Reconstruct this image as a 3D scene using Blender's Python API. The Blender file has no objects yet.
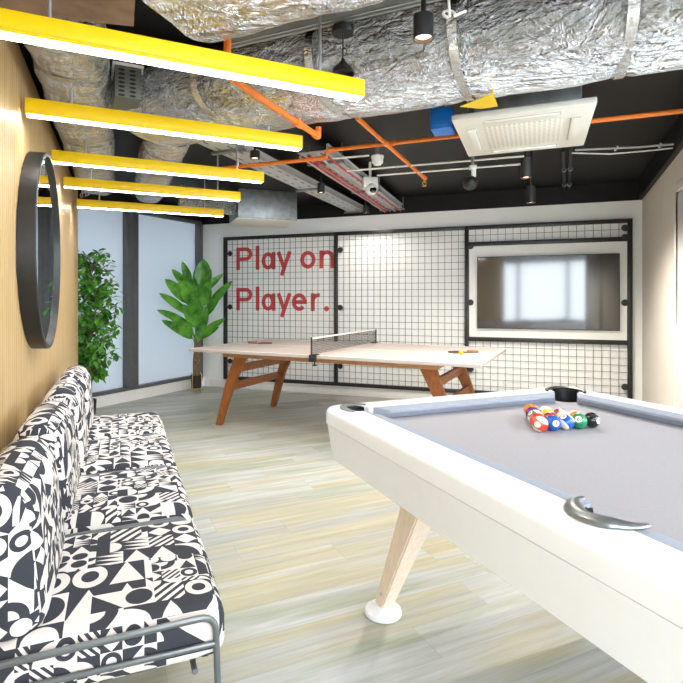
import bpy, bmesh, math, random
from mathutils import Vector, Matrix, noise
random.seed(7)
C = bpy.context.scene.collection
PI = math.pi
# ------------------------------------------------------------------ camera model
F, CX, HY, H = 525.0, 322.0, 299.0, 1.24
def P(px, py, z):
    """point on the horizontal plane z seen at that place of the photograph"""
    d = F*(z-H)/(HY-py)
    return Vector(((px-CX)/F*d, d, z))
def R(deg): return math.radians(deg)

# ------------------------------------------------------------------ node helpers
class S:
    def __init__(s, nt, sock): s.nt, s.k = nt, sock
    def _m(s, op, *a):
        n = s.nt.nodes.new('ShaderNodeMath'); n.operation = op
        for i, v in enumerate((s,)+a):
            if isinstance(v, S): s.nt.links.new(v.k, n.inputs[i])
            else: n.inputs[i].default_value = v
        return S(s.nt, n.outputs[0])
    def __add__(s, o): return s._m('ADD', o)
    def __sub__(s, o): return s._m('SUBTRACT', o)
    def __mul__(s, o): return s._m('MULTIPLY', o)
    def __truediv__(s, o): return s._m('DIVIDE', o)
    def floor(s): return s._m('FLOOR')
    def fract(s): return s._m('FRACT')
    def abs(s): return s._m('ABSOLUTE')
    def sqrt(s): return s._m('SQRT')
    def gt(s, o): return s._m('GREATER_THAN', o)
    def lt(s, o): return s._m('LESS_THAN', o)
    def mix(s, a, b): return b*s + a*(s*-1.0+1.0)          # s=0 -> a, s=1 -> b
def new_mat(name):
    m = bpy.data.materials.new(name); m.use_nodes = True
    nt = m.node_tree
    return m, nt, nt.nodes['Principled BSDF']
def coords(nt, kind='Object'):
    t = nt.nodes.new('ShaderNodeTexCoord'); return t.outputs[kind]
def sep(nt, sock):
    n = nt.nodes.new('ShaderNodeSeparateXYZ'); nt.links.new(sock, n.inputs[0])
    return [S(nt, n.outputs[i]) for i in range(3)]
def comb(nt, x, y, z=0.0):
    n = nt.nodes.new('ShaderNodeCombineXYZ')
    for i, v in enumerate((x, y, z)):
        if isinstance(v, S): nt.links.new(v.k, n.inputs[i])
        else: n.inputs[i].default_value = v
    return n.outputs[0]
def wnoise(nt, vec):
    n = nt.nodes.new('ShaderNodeTexWhiteNoise'); n.noise_dimensions = '3D'
    nt.links.new(vec, n.inputs['Vector']); return S(nt, n.outputs['Value'])
def noise_tex(nt, vec, scale, detail=3, rough=.5, dist=0):
    n = nt.nodes.new('ShaderNodeTexNoise'); nt.links.new(vec, n.inputs['Vector'])
    n.inputs['Scale'].default_value = scale; n.inputs['Detail'].default_value = detail
    n.inputs['Roughness'].default_value = rough; n.inputs['Distortion'].default_value = dist
    return S(nt, n.outputs['Fac'])
def mapping(nt, vec, scale=(1,1,1), rot=(0,0,0)):
    n = nt.nodes.new('ShaderNodeMapping'); nt.links.new(vec, n.inputs[0])
    n.inputs['Scale'].default_value = scale; n.inputs['Rotation'].default_value = rot
    return n.outputs[0]
def ramp(nt, fac, stops, interp='LINEAR'):
    n = nt.nodes.new('ShaderNodeValToRGB'); n.color_ramp.interpolation = interp
    nt.links.new(fac.k, n.inputs[0])
    el = n.color_ramp.elements
    while len(el) < len(stops): el.new(.5)
    for e, (p, c) in zip(el, stops): e.position = p; e.color = (*c, 1)
    return n.outputs[0]
def bump(nt, bsdf, h, strength=.3, dist=.01):
    n = nt.nodes.new('ShaderNodeBump'); n.inputs['Strength'].default_value = strength
    n.inputs['Distance'].default_value = dist
    nt.links.new(h.k, n.inputs['Height']); nt.links.new(n.outputs[0], bsdf.inputs['Normal'])
def simple(name, col, rough=.5, metal=0.0, var=.06, scale=20, bmp=0.0, coat=0.0, spec=.5):
    m, nt, b = new_mat(name)
    co = coords(nt)
    f = noise_tex(nt, co, scale, 4)
    c0 = tuple(max(0, c*(1-var)) for c in col); c1 = tuple(min(1, c*(1+var)) for c in col)
    nt.links.new(ramp(nt, f, [(.3, c0), (.7, c1)]), b.inputs['Base Color'])
    b.inputs['Roughness'].default_value = rough; b.inputs['Metallic'].default_value = metal
    b.inputs['Coat Weight'].default_value = coat
    b.inputs['Specular IOR Level'].default_value = spec
    if bmp: bump(nt, b, noise_tex(nt, co, scale*6, 3), bmp, .003)
    return m
def emit(name, col, strength):
    m, nt, b = new_mat(name)
    b.inputs['Base Color'].default_value = (.8, .8, .8, 1)
    b.inputs['Emission Color'].default_value = (*col, 1); b.inputs['Emission Strength'].default_value = strength
    return m

M = {}
M['white_wall'] = simple('white wall paint', (.90, .91, .90), .6, var=.015, scale=3)
M['beige_wall'] = simple('warm white wall paint', (.78, .73, .66), .6, var=.02, scale=3)
M['skirting'] = simple('white skirting gloss', (.86, .85, .82), .35, var=.02)
M['black_paint'] = simple('black ceiling paint', (.011, .010, .009), .5, var=.25, scale=2, spec=.25)
M['black_metal'] = simple('black powder coated steel', (.018, .018, .018), .4, var=.15)
M['wire'] = simple('dark wire', (.05, .055, .055), .45, var=.1)
M['grey_frame'] = simple('grey aluminium frame', (.10, .11, .115), .4, var=.08)
M['white_metal'] = simple('white enamelled metal', (.85, .85, .83), .35, var=.02)
M['cream_plastic'] = simple('cream white plastic', (.82, .80, .74), .4, var=.02)
M['galv'] = simple('galvanised steel', (.55, .58, .60), .38, .85, var=.18, scale=14)
M['dark_galv'] = simple('dull steel', (.30, .32, .33), .45, .8, var=.2, scale=14)
M['chrome'] = simple('pewter grey metal', (.26, .28, .29), .36, .9, var=.1)
M['steel_rod'] = simple('grey lacquered steel rod', (.16, .18, .19), .35, .5, var=.06)
M['yellow'] = simple('yellow powder coat', (.93, .61, .0), .45, var=.02)
M['orange'] = simple('orange pipe plastic', (.90, .22, .025), .4, var=.05)
M['red'] = simple('red lettering', (.68, .075, .085), .5, var=.04)
M['red_cable'] = simple('red cable sheath', (.55, .03, .04), .45, var=.1)
M['grey_cable'] = simple('grey cable sheath', (.45, .46, .47), .45, var=.1)
M['blue'] = simple('blue plastic casing', (.01, .20, .72), .4, var=.06)
M['brass'] = simple('brass', (.75, .48, .12), .3, .9, var=.06)
M['gold'] = simple('gold metal', (.78, .55, .22), .3, .9, var=.06)
M['foil_reflection_brown'] = simple('brown foil reflection', (.24, .16, .11), .6, var=.4, scale=9, bmp=.2)  # reflected wood tone of foil, put into the colour
M['pot'] = simple('black plant pot', (.015, .015, .015), .35, var=.1)
M['soil'] = simple('soil', (.05, .03, .02), .9, var=.4, scale=60)
M['bark'] = simple('fibrous bark', (.22, .13, .07), .8, var=.4, scale=30, bmp=.5)
M['pool_white'] = simple('white lacquer', (.86, .89, .93), .3, var=.01, coat=.2)
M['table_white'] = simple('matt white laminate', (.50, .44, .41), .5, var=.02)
M['edge_white'] = simple('white laminate edge', (.88, .87, .86), .4, var=.02)
M['cloth'] = simple('grey billiard cloth', (.37, .37, .405), .9, var=.03, scale=120, spec=.15)
M['cushion'] = simple('blue grey cushion cloth', (.33, .37, .45), .9, var=.04, scale=120, spec=.15)
M['leather'] = simple('black pocket leather', (.012, .012, .013), .35, var=.1)
M['rubber_red'] = simple('dark red rubber', (.20, .05, .05), .6, var=.1)
M['rubber_black'] = simple('black rubber', (.03, .025, .025), .6, var=.1)
M['handle_wood'] = simple('paddle handle wood', (.20, .10, .05), .5, var=.15)
M['ball_orange'] = simple('orange ball', (.95, .40, .01), .4, var=.02)
M['net'] = simple('dark net cord', (.06, .055, .05), .7, var=.1)
M['tape'] = simple('off white net tape', (.75, .73, .70), .6, var=.04)
M['bezel'] = simple('black tv bezel', (.015, .015, .016), .3, var=.05)
M['screen'] = simple('dark glossy screen glass', (.012, .011, .011), .07, var=.05, spec=1.0)
M['screen'].node_tree.nodes['Principled BSDF'].inputs['IOR'].default_value = 1.6
M['lamp_white'] = emit('white light diffuser', (.95, .97, 1.0), 15.0)
M['lamp_warm'] = emit('warm lamp', (1, .60, .34), 3.2)
M['dark_glass'] = simple('black lens', (.01, .01, .01), .1, var=.05)

def wood_mat(name, c0, c1, scale=(1, 1, 12), rough=.45, s=6):
    m, nt, b = new_mat(name)
    co = mapping(nt, coords(nt), scale)
    f = noise_tex(nt, co, s, 6, .6, 1.2)
    nt.links.new(ramp(nt, f, [(.3, c0), (.7, c1)]), b.inputs['Base Color'])
    b.inputs['Roughness'].default_value = rough
    bump(nt, b, f, .06, .004)
    return m
M['leg_wood'] = wood_mat('reddish brown wood', (.19, .055, .012), (.37, .13, .035), (14, 14, 2))
M['apron_wood'] = wood_mat('brown ply edge', (.30, .13, .05), (.48, .24, .10), (2, 14, 14))
M['pale_wood'] = wood_mat('pale ash wood', (.76, .60, .46), (.86, .74, .60), (16, 16, 2))

def slat_mat():
    m, nt, b = new_mat('honey wood slats')
    co = mapping(nt, coords(nt), (18, 18, 1.2))
    f = noise_tex(nt, co, 2.2, 5, .6, .6)
    nt.links.new(ramp(nt, f, [(.25, (.48, .32, .14)), (.75, (.62, .44, .22))]), b.inputs['Base Color'])
    b.inputs['Roughness'].default_value = .32
    return m
M['slats'] = slat_mat()

def floor_mat():
    m, nt, b = new_mat('pale mixed plank floor')
    co = coords(nt)
    r = mapping(nt, co, (1, 1, 1), (0, 0, -R(24.4)))
    u, v, _ = sep(nt, r)
    pw, pl = .185, 1.25
    row = (v/pw).floor()
    off = wnoise(nt, comb(nt, row, 3.7))
    uu = u/pl + off
    col = uu.floor()
    rnd = wnoise(nt, comb(nt, row, col, 1.3))
    rnd2 = wnoise(nt, comb(nt, row, col, 8.1))
    streak = noise_tex(nt, comb(nt, u*1.6, v*38.0, rnd*9.0), 1.0, 6, .7, .3)
    wide = noise_tex(nt, comb(nt, u*.9, v*7.0, rnd2*11.0), 1.0, 3, .5)
    base = ramp(nt, rnd*.5 + wide*.65 - .08, [(.0, (.36, .38, .41)), (.22, (.50, .52, .51)), (.36, (.56, .53, .38)), (.46, (.60, .63, .65)),
                (.58, (.44, .48, .38)), (.68, (.62, .65, .66)), (.80, (.58, .52, .35)), (1.0, (.66, .69, .71))])
    # grey planks laid in towards the back wall
    ox, oy, _o = sep(nt, co)
    far = (ox*.346+oy*.938-5.75 + (rnd2-.5)*1.5)*1.6
    mg = nt.nodes.new('ShaderNodeMix'); mg.data_type = 'RGBA'; mg.clamp_factor = True
    nt.links.new((far.gt(.5)*.75).k, mg.inputs['Factor']); nt.links.new(base, mg.inputs['A'])
    nt.links.new(ramp(nt, rnd, [(.2, (.36, .34, .36)), (.8, (.56, .54, .52))]), mg.inputs['B'])
    base = mg.outputs['Result']
    mx = nt.nodes.new('ShaderNodeMix'); mx.data_type = 'RGBA'; mx.blend_type = 'MULTIPLY'
    mx.inputs['Factor'].default_value = 1
    nt.links.new(base, mx.inputs['A'])
    nt.links.new(ramp(nt, streak, [(.28, (.66, .66, .63)), (.66, (.96, .96, .94))]), mx.inputs['B'])
    # joints between planks
    g = (v/pw).fract(); gu = uu.fract()
    edge = (g.lt(.012) + gu.lt(.0025)).gt(.5)
    mj = nt.nodes.new('ShaderNodeMix'); mj.data_type = 'RGBA'
    nt.links.new((edge*.35).k, mj.inputs['Factor'])
    nt.links.new(mx.outputs['Result'], mj.inputs['A']); mj.inputs['B'].default_value = (.25, .24, .2, 1)
    nt.links.new(mj.outputs['Result'], b.inputs['Base Color'])
    b.inputs['Roughness'].default_value = .42
    b.inputs['Specular IOR Level'].default_value = .35
    bump(nt, b, streak, .05, .002)
    return m
M['floor'] = floor_mat()

def fabric_mat():
    """black and off-white woven cloth of geometric shapes"""
    m, nt, b = new_mat('black and white geometric fabric')
    co = coords(nt, 'UV')
    u, v, _ = sep(nt, co)
    cs = .078
    # big rows cut into tiles, some tiles split in four
    u0, v0 = u/cs, v/cs
    big = wnoise(nt, comb(nt, (u0*.5).floor(), (v0*.5).floor(), 5.5)).gt(.55)
    k = big.mix(1.25, .72) if False else None
    def pat(uu, vv, seed):
        cu, cv = uu.floor(), vv.floor()
        r1 = wnoise(nt, comb(nt, cu, cv, seed)); r2 = wnoise(nt, comb(nt, cu, cv, seed+3.3))
        fx, fy = uu.fract()-.5, vv.fract()-.5
        ln = (fx*fx+fy*fy).sqrt()
        qx, qy = fx+.5, fy+.5
        ql = (qx*qx+qy*qy).sqrt()
        px_, py_ = fx-.5, fy+.5
        pl_ = (px_*px_+py_*py_).sqrt()
        shapes = [fx.gt(fy), ln.lt(.44), (fx+fy).gt(0.0), (ln.lt(.47))*(ln.gt(.24)), ((fx+fy)*2.5).fract().gt(.5),
                  (fx.abs()+fy.abs()).lt(.48), ql.lt(.92), (fy.abs()*1.0 - fx*.5).lt(.22), pl_.lt(.9),
                  (fx*3.0).fract().gt((fy+.5)), ql.lt(.85)*ql.gt(.45), ln.lt(.45)*fy.gt(0.0)]
        out = shapes[0]
        n = len(shapes)
        for i in range(1, n):
            out = r1.gt(i/n).mix(out, shapes[i])
        inv = r2.gt(.52)
        return (out-inv).abs()
    a = pat(u0, v0, 1.7)
    c = pat(u0*1.55+.3, v0*1.55+.2, 9.1)
    e = pat(u0*.62+.1, v0*.8+.4, 4.4)
    sel = wnoise(nt, comb(nt, (u0*.5).floor(), (v0*.5).floor(), 2.2))
    f = sel.gt(.42).mix(a, c)
    f = sel.gt(.80).mix(f, e)
    weave = noise_tex(nt, co, 900, 2)
    colr = ramp(nt, f, [(.45, (.05, .055, .07)), (.55, (.84, .80, .78))])
    mx = nt.nodes.new('ShaderNodeMix'); mx.data_type = 'RGBA'; mx.blend_type = 'MULTIPLY'; mx.inputs['Factor'].default_value = 1
    nt.links.new(colr, mx.inputs['A']); nt.links.new(ramp(nt, weave, [(.3, (.8, .8, .8)), (.7, (1, 1, 1))]), mx.inputs['B'])
    nt.links.new(mx.outputs['Result'], b.inputs['Base Color'])
    b.inputs['Roughness'].default_value = .9; b.inputs['Specular IOR Level'].default_value = .2
    bump(nt, b, weave, .2, .001)
    return m
M['fabric'] = fabric_mat()

def foil_mat(name, tint, sc=1.0, strength=.8):
    m, nt, b = new_mat(name)
    co = coords(nt)
    v = nt.nodes.new('ShaderNodeTexVoronoi'); v.feature = 'F1'; v.inputs['Scale'].default_value = 26*sc
    warp = noise_tex(nt, co, 5*sc, 4, .6, 1.0)
    vm = nt.nodes.new('ShaderNodeVectorMath'); vm.operation = 'ADD'
    nt.links.new(mapping(nt, co, (.5, 1.2, 1.2)), vm.inputs[0]); nt.links.new(comb(nt, warp*.35, warp*.25, warp*.3), vm.inputs[1])
    nt.links.new(vm.outputs[0], v.inputs['Vector'])
    h = S(nt, v.outputs['Distance'])*.8 + noise_tex(nt, mapping(nt, co, (.35, 1, 1)), 30*sc, 5, .7, 1.8)*1.1 + noise_tex(nt, mapping(nt, co, (.5, 1, 1)), 9*sc, 3, .6, 1.0)*1.6
    bump(nt, b, h, strength, .05)
    nt.links.new(ramp(nt, warp, [(.3, tuple(c*.86 for c in tint)), (.7, tint)]), b.inputs['Base Color'])
    b.inputs['Metallic'].default_value = .9; b.inputs['Roughness'].default_value = .14
    return m
M['foil'] = foil_mat('crinkled silver foil', (.72, .73, .74), strength=1.0)
M['foil_tape'] = foil_mat('silver foil tape', (.80, .80, .80), 1.3, .4)

def frosted_mat():
    m, nt, b = new_mat('frosted blue glass')
    out = nt.nodes['Material Output']
    tr = nt.nodes.new('ShaderNodeBsdfTranslucent'); tr.inputs[0].default_value = (.70, .74, .79, 1)
    df = nt.nodes.new('ShaderNodeBsdfDiffuse'); df.inputs[0].default_value = (.66, .71, .75, 1)
    gl = nt.nodes.new('ShaderNodeBsdfGlossy'); gl.inputs['Roughness'].default_value = .12
    m1 = nt.nodes.new('ShaderNodeMixShader'); m1.inputs[0].default_value = .5
    nt.links.new(tr.outputs[0], m1.inputs[1]); nt.links.new(df.outputs[0], m1.inputs[2])
    m2 = nt.nodes.new('ShaderNodeMixShader')
    fr = nt.nodes.new('ShaderNodeFresnel'); fr.inputs[0].default_value = 1.5
    nt.links.new(fr.outputs[0], m2.inputs[0]); nt.links.new(m1.outputs[0], m2.inputs[1]); nt.links.new(gl.outputs[0], m2.inputs[2])
    nt.links.new(m2.outputs[0], out.inputs[0])
    nt.nodes.remove(b)
    return m
M['frosted'] = frosted_mat()

def mirror_mat():
    m, nt, b = new_mat('mirror glass')
    b.inputs['Base Color'].default_value = (.9, .92, .93, 1); b.inputs['Metallic'].default_value = 1
    b.inputs['Roughness'].default_value = .01
    return m
M['mirror'] = mirror_mat()

def leaf_mat(name, c0, c1):
    m, nt, b = new_mat(name)
    co = coords(nt)
    f = noise_tex(nt, co, 7, 3)
    nt.links.new(ramp(nt, f, [(.35, c0), (.7, c1)]), b.inputs['Base Color'])
    b.inputs['Roughness'].default_value = .35
    b.inputs['Subsurface Weight'].default_value = 0
    return m
M['leaf_big'] = leaf_mat('bright green leaf', (.02, .14, .012), (.17, .50, .05))
M['leaf_small'] = leaf_mat('green ficus leaf', (.02, .13, .012), (.14, .44, .05))

def grille_mat():
    m, nt, b = new_mat('cream perforated grille')
    u, v, _ = sep(nt, coords(nt))
    fx, fy = (u/.026).fract()-.5, (v/.026).fract()-.5
    hole = (fx.abs().lt(.28))*(fy.abs().lt(.28))
    nt.links.new(ramp(nt, hole, [(.4, (.84, .81, .75)), (.6, (.60, .57, .51))]), b.inputs['Base Color'])
    b.inputs['Roughness'].default_value = .5
    return m
M['grille'] = grille_mat()
def vent_mat():
    m, nt, b = new_mat('perforated dull metal')
    u, v, w = sep(nt, coords(nt))
    fx, fy = ((u+v*.4)/.02).fract()-.5, (w/.02).fract()-.5
    hole = (fx*fx+fy*fy).sqrt().lt(.3)
    nt.links.new(ramp(nt, hole, [(.4, (.17, .17, .14)), (.6, (.03, .03, .03))]), b.inputs['Base Color'])
    b.inputs['Metallic'].default_value = .5; b.inputs['Roughness'].default_value = .45
    return m
M['vent'] = vent_mat()
def slot_mat():
    m, nt, b = new_mat('galvanised steel with punched slots')
    u, v, w = sep(nt, coords(nt))
    k = ((u/.16).fract()-.5).abs().lt(.23)*((v.abs()-.052).abs().lt(.007))
    f = noise_tex(nt, coords(nt), 14, 4)
    nt.links.new(ramp(nt, k.mix(f*.6+.2, 0.0) if False else (f*.6+.2)*(k*-1.0+1.0), [(.0, (.02, .02, .02)), (.15, (.02, .02, .02)), (.3, (.52, .55, .57)), (.8, (.68, .70, .71))]), b.inputs['Base Color'])
    b.inputs['Metallic'].default_value = .35; b.inputs['Roughness'].default_value = .36
    return m
M['galv_slot'] = slot_mat()

# ------------------------------------------------------------------ mesh helpers
class MB:
    def __init__(s): s.bm = bmesh.new(); s.T = Matrix.Identity(4)
    def _add(s, verts, faces):
        vs = [s.bm.verts.new(s.T @ Vector(v)) for v in verts]
        for f in faces:
            try: s.bm.faces.new([vs[i] for i in f])
            except ValueError: pass
        return vs
    def box(s, c, size, rot=0.0, bev=0.0, seg=2, mat=None):
        x, y, z = [k/2 for k in size]
        vs = [(-x,-y,-z),(x,-y,-z),(x,y,-z),(-x,y,-z),(-x,-y,z),(x,-y,z),(x,y,z),(-x,y,z)]
        m = Matrix.Translation(Vector(c)) @ (mat if mat else Matrix.Rotation(rot, 4, 'Z'))
        b2 = bmesh.new()
        v = [b2.verts.new(m @ Vector(k)) for k in vs]
        for f in ((3,2,1,0),(4,5,6,7),(0,1,5,4),(1,2,6,5),(2,3,7,6),(3,0,4,7)): b2.faces.new([v[i] for i in f])
        if bev: bmesh.ops.bevel(b2, geom=b2.edges[:], offset=bev, segments=seg, profile=.5, affect='EDGES', clamp_overlap=True)
        s.merge(b2); return s
    def merge(s, b2):
        b2.verts.index_update(); vs = [v.co.copy() for v in b2.verts]
        s._add(vs, [[v.index for v in f.verts] for f in b2.faces]); b2.free()
    def prism(s, poly, z0, z1):
        n = len(poly)
        vs = [(p[0], p[1], z0) for p in poly]+[(p[0], p[1], z1) for p in poly]
        s._add(vs, [list(range(n))[::-1], list(range(n, 2*n))]+[[i, (i+1) % n, n+(i+1) % n, n+i] for i in range(n)])
        return s
    def loft(s, rings, cap=True, closed=True):
        n = len(rings[0]); vs = [p for r in rings for p in r]; fs = []
        for k in range(len(rings)-1):
            for i in range(n if closed else n-1):
                j = (i+1) % n
                fs.append([k*n+i, k*n+j, (k+1)*n+j, (k+1)*n+i])
        if cap: fs += [list(range(n))[::-1], [(len(rings)-1)*n+i for i in range(n)]]
        s._add(vs, fs); return s
    def tube(s, pts, r, n=8, cap=True, closed=False, flat=None):
        pts = [Vector(p) for p in pts]
        rs = r if isinstance(r, (list, tuple)) else [r]*len(pts)
        rings = []; up = None
        for i, p in enumerate(pts):
            a = pts[i-1] if (i > 0 or closed) else p
            b = pts[(i+1) % len(pts)] if (i < len(pts)-1 or closed) else p
            t = (b-a).normalized()
            if up is None: up = Vector((0,0,1)) if abs(t.z) < .9 else Vector((1,0,0))
            x = t.cross(up).normalized(); up = x.cross(t).normalized()
            fx, fy = flat if flat else (1, 1)
            rings.append([p + x*math.cos(2*PI*k/n)*rs[i]*fx + up*math.sin(2*PI*k/n)*rs[i]*fy for k in range(n)])
        if closed: rings.append(rings[0])
        s.loft(rings, cap and not closed); return s
    def cyl(s, a, b, r, n=16, r2=None):
        a, b = Vector(a), Vector(b)
        return s.tube([a, b], [r, r if r2 is None else r2], n)
    def lathe(s, prof, c=(0,0,0), n=24):
        rings = [[(c[0]+r*math.cos(2*PI*k/n), c[1]+r*math.sin(2*PI*k/n), c[2]+z) for k in range(n)] for r, z in prof]
        return s.loft(rings, True)
    def sphere(s, c, r, seg=24, rings=16, scale=(1,1,1)):
        b2 = bmesh.new(); bmesh.ops.create_uvsphere(b2, u_segments=seg, v_segments=rings, radius=r)
        for v in b2.verts: v.co = Vector((v.co.x*scale[0], v.co.y*scale[1], v.co.z*scale[2]))+Vector(c)
        s.merge(b2); return s
    def build(s, name, mat, parent=None, smooth=35, loc=None, rot=None, uvbox=False):
        me = bpy.data.meshes.new(name)
        bmesh.ops.remove_doubles(s.bm, verts=s.bm.verts[:], dist=1e-6)
        bmesh.ops.recalc_face_normals(s.bm, faces=s.bm.faces[:])
        if uvbox:
            uvl = s.bm.loops.layers.uv.new('UVMap')
            for f in s.bm.faces:
                n = f.normal; ax = max(range(3), key=lambda i: abs(n[i]))
                for l in f.loops:
                    c = l.vert.co
                    l[uvl].uv = ((c.y+uvbox[0], c.z+uvbox[1]+.31) if ax == 0 else (c.x+uvbox[0], c.z+uvbox[1]+.17) if ax == 1 else (c.x+uvbox[0], c.y+uvbox[1]))
        s.bm.to_mesh(me); s.bm.free()
        me.materials.append(M[mat] if isinstance(mat, str) else mat)
        if smooth:
            me.shade_smooth(); me.set_sharp_from_angle(angle=R(smooth))
        o = bpy.data.objects.new(name, me); C.objects.link(o)
        if parent: o.parent = parent
        if loc is not None: o.location = loc
        if rot is not None: o.rotation_euler = (0, 0, rot)
        return o
def tag(o, label, cat, group=None):
    o['label'] = label; o['category'] = cat
    if group: o['group'] = group
    return o
def thing(name, label, cat, loc=(0,0,0), rot=0.0, group=None):
    o = bpy.data.objects.new(name, None); C.objects.link(o); o.empty_display_size = .1
    o.location = loc; o.rotation_euler = (0, 0, rot)
    return tag(o, label, cat, group)
def struct(o):
    o['kind'] = 'structure'; return o
def copy_thing(root):
    c = root.copy(); C.objects.link(c)
    for ch in root.children:
        d = ch.copy(); C.objects.link(d); d.parent = c
        for g in ch.children:
            e = g.copy(); C.objects.link(e); e.parent = d
    return c

# ------------------------------------------------------------------ the room
CEIL = 2.50
o = struct(MB().box((1.2, 1.8, -.05), (12.4, 14.2, .1)).build('floor', 'floor', smooth=0))
o = struct(MB().box((1.2, 1.8, CEIL+.05), (12.4, 14.2, .1)).build('ceiling', 'black_paint', smooth=0))
# left slatted wall: line x = WX(d)
def WX(d): return -1.325-.382*(d-2.32)
WU = Vector((-.3568, .9342, 0)); WN = Vector((.9342, .3568, 0))
WANG = math.atan2(-.9342, .3568)           # local x runs towards the camera, local y into the room
d0, d1 = -.25, 5.30
A = Vector((WX(d1), d1, 0)); Lw = (d1-d0)/.9342
b = MB(); pitch = .040; nrib = int(Lw/pitch)
prof = []
for i in range(nrib):
    x = i*pitch
    for fx, dy in ((0, -.012), (.006, -.012), (.0062, -.003), (.010, -.0006), (.017, .0006), (.029, .0006), (.036, -.0006), (.0398, -.003)):
        prof.append((x+fx, dy))
prof.append((nrib*pitch, -.012))
prof += [(nrib*pitch, -.22), (0, -.22)]
b.prism(prof, 0.0, 2.325)
struct(b.build('wall_left', 'slats', loc=A, rot=WANG, smooth=30))
# dark head above the slats
struct(MB().box((Lw/2, -.12, (2.325+CEIL)/2), (Lw, .18, CEIL-2.325-.004)).build('trim_1', 'black_paint', loc=A, rot=WANG, smooth=0))

# window wall
def WW(d): return Vector((-5.977+.57*d, d, 0))
wdir = Vector((.57, 1, 0)).normalized(); wn = Vector((wdir.y, -wdir.x, 0)); wang = math.atan2(wdir.y, wdir.x)
COR = Vector((-1.70, 7.503, 0))
W0 = WW(3.3)
def wt(d): return (WW(d)-W0).dot(wdir)
Lww = (COR-W0).length
def wbox(name, mat, t0, t1, z0, z1, y0, y1, bev=0.0, parent=None):
    o = MB().box(((t0+t1)/2, (y0+y1)/2, (z0+z1)/2), (t1-t0, y1-y0, z1-z0), bev=bev).build(name, mat, parent, smooth=30 if bev else 0,
                 loc=None if parent else W0, rot=None if parent else wang)
    return o
struct(wbox('baseboard_left', 'skirting', 0, Lww-.02, 0, .125, -.012, .20))           # low white upstand (local -y is the room side)
struct(wbox('wall_window_head', 'black_paint', 0, Lww, 2.34, CEIL-.002, -.01, .2))
tm0, tm1, te0 = wt(6.336), wt(6.48), wt(7.413)
def window(name, t0, t1, posts):
    fr = MB()
    fr.box(((t0+t1)/2, .04, .15), (t1-t0, .09, .04)); fr.box(((t0+t1)/2, .04, 2.32), (t1-t0, .09, .04))
    for a, c in posts: fr.box(((a+c)/2, .03, 1.235), (c-a, .12, 2.125), bev=.006)
    w = struct(fr.build(name, 'grey_frame', loc=W0, rot=wang, smooth=30))
    MB().box(((t0+t1)/2, .06, 1.235), (t1-t0-.01, .012, 2.13)).build('pane', 'frosted', w, smooth=0)
    return w
window('window_1', .35, (tm0+tm1)/2, [(.35, .45), (tm0-.002, (tm0+tm1)/2)])
window('window_2', (tm0+tm1)/2+.001, Lww-.07, [((tm0+tm1)/2+.001, tm1+.002), (te0, Lww-.07)])
struct(wbox('trim_2', 'grey_frame', Lww-.069, Lww-.0, .126, 2.339, .0, .1))

# back wall : local x along the wall from its left corner, local -y into the room
B0 = Vector((-1.64, 7.48, 0)); bdir = Vector((.938, -.346, 0)).normalized(); bang = math.atan2(bdir.y, bdir.x)
def bt(px):
    r = (px-CX)/F; return (7.48*r+1.64)/(.938+.346*r)
Lb = 5.40
struct(MB().box((Lb/2-.05, .1, 1.15), (Lb+.1, .2, 2.30)).build('wall_back', 'white_wall', loc=B0, rot=bang, smooth=0))
struct(MB().box((Lb/2-.05, .095, (2.30+CEIL)/2), (Lb+.1, .23, CEIL-2.30-.002)).build('trim_3', 'black_paint', loc=B0, rot=bang, smooth=0))
struct(MB().box((Lb/2+.0, -.008, .05), (Lb-.1, .016, .10), bev=.004).build('baseboard_back', 'skirting', loc=B0, rot=bang, smooth=30))
# right wall and its white door
R0 = B0 + bdir*5.396
rdir = Vector((-.418, -.908, 0)).normalized(); rang = math.atan2(rdir.y, rdir.x)       # towards the camera; local +y = right side? checked below
Lr = 2.95
rs = 1.0 if Vector((-rdir.y, rdir.x)).dot(Vector((1, 0))) > 0 else -1.0                 # side of the wall away from the room
struct(MB().box((Lr/2, rs*.1, 1.15), (Lr, .2, 2.30)).build('wall_right', 'beige_wall', loc=R0, rot=rang, smooth=0))
struct(MB().box((Lr/2-.0, rs*.08, (2.30+CEIL)/2), (Lr, .24, CEIL-2.30-.002)).build('trim_4', 'black_paint', loc=R0, rot=rang, smooth=0))
dd = (5.61-3.85)/.908
struct(MB().box((dd/2, -rs*.008, .05), (dd-.03, .016, .10), bev=.004).build('baseboard_right', 'skirting', loc=R0, rot=rang, smooth=30))
fr = MB()
fr.box((dd+.035, -rs*.012, 1.04), (.07, .03, 2.08), bev=.004); fr.box((dd+.905, -rs*.012, 1.04), (.07, .03, 2.08), bev=.004)
fr.box((dd+.47, -rs*.012, 2.045), (.80, .03, .07), bev=.004)
door = struct(fr.build('door_1', 'white_metal', loc=R0, rot=rang))
MB().box((dd+.47, -rs*.006, 1.003), (.796, .02, 2.0), bev=.003).build('door_leaf', 'white_metal', door)
hb = MB(); hb.cyl((dd+.80, -rs*.018, 1.0), (dd+.80, -rs*.06, 1.0), .01, 10); hb.tube([(dd+.80, -rs*.06, 1.0), (dd+.68, -rs*.06, 1.0)], .009, 10)
hb.build('door_handle', 'chrome', door)
# the wall turns right beside the door; rest of the room behind the camera
RE = R0 + rdir*Lr
struct(MB().box(((RE.x+7.3)/2+.12, RE.y+.1, 1.25), (7.3-RE.x, .2, 2.499)).build('wall_side', 'white_wall', smooth=0))
struct(MB().box((-4.9, -.85, 1.25), (.2, 8.4, 2.499)).build('wall_far_left', 'white_wall', smooth=0))
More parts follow.
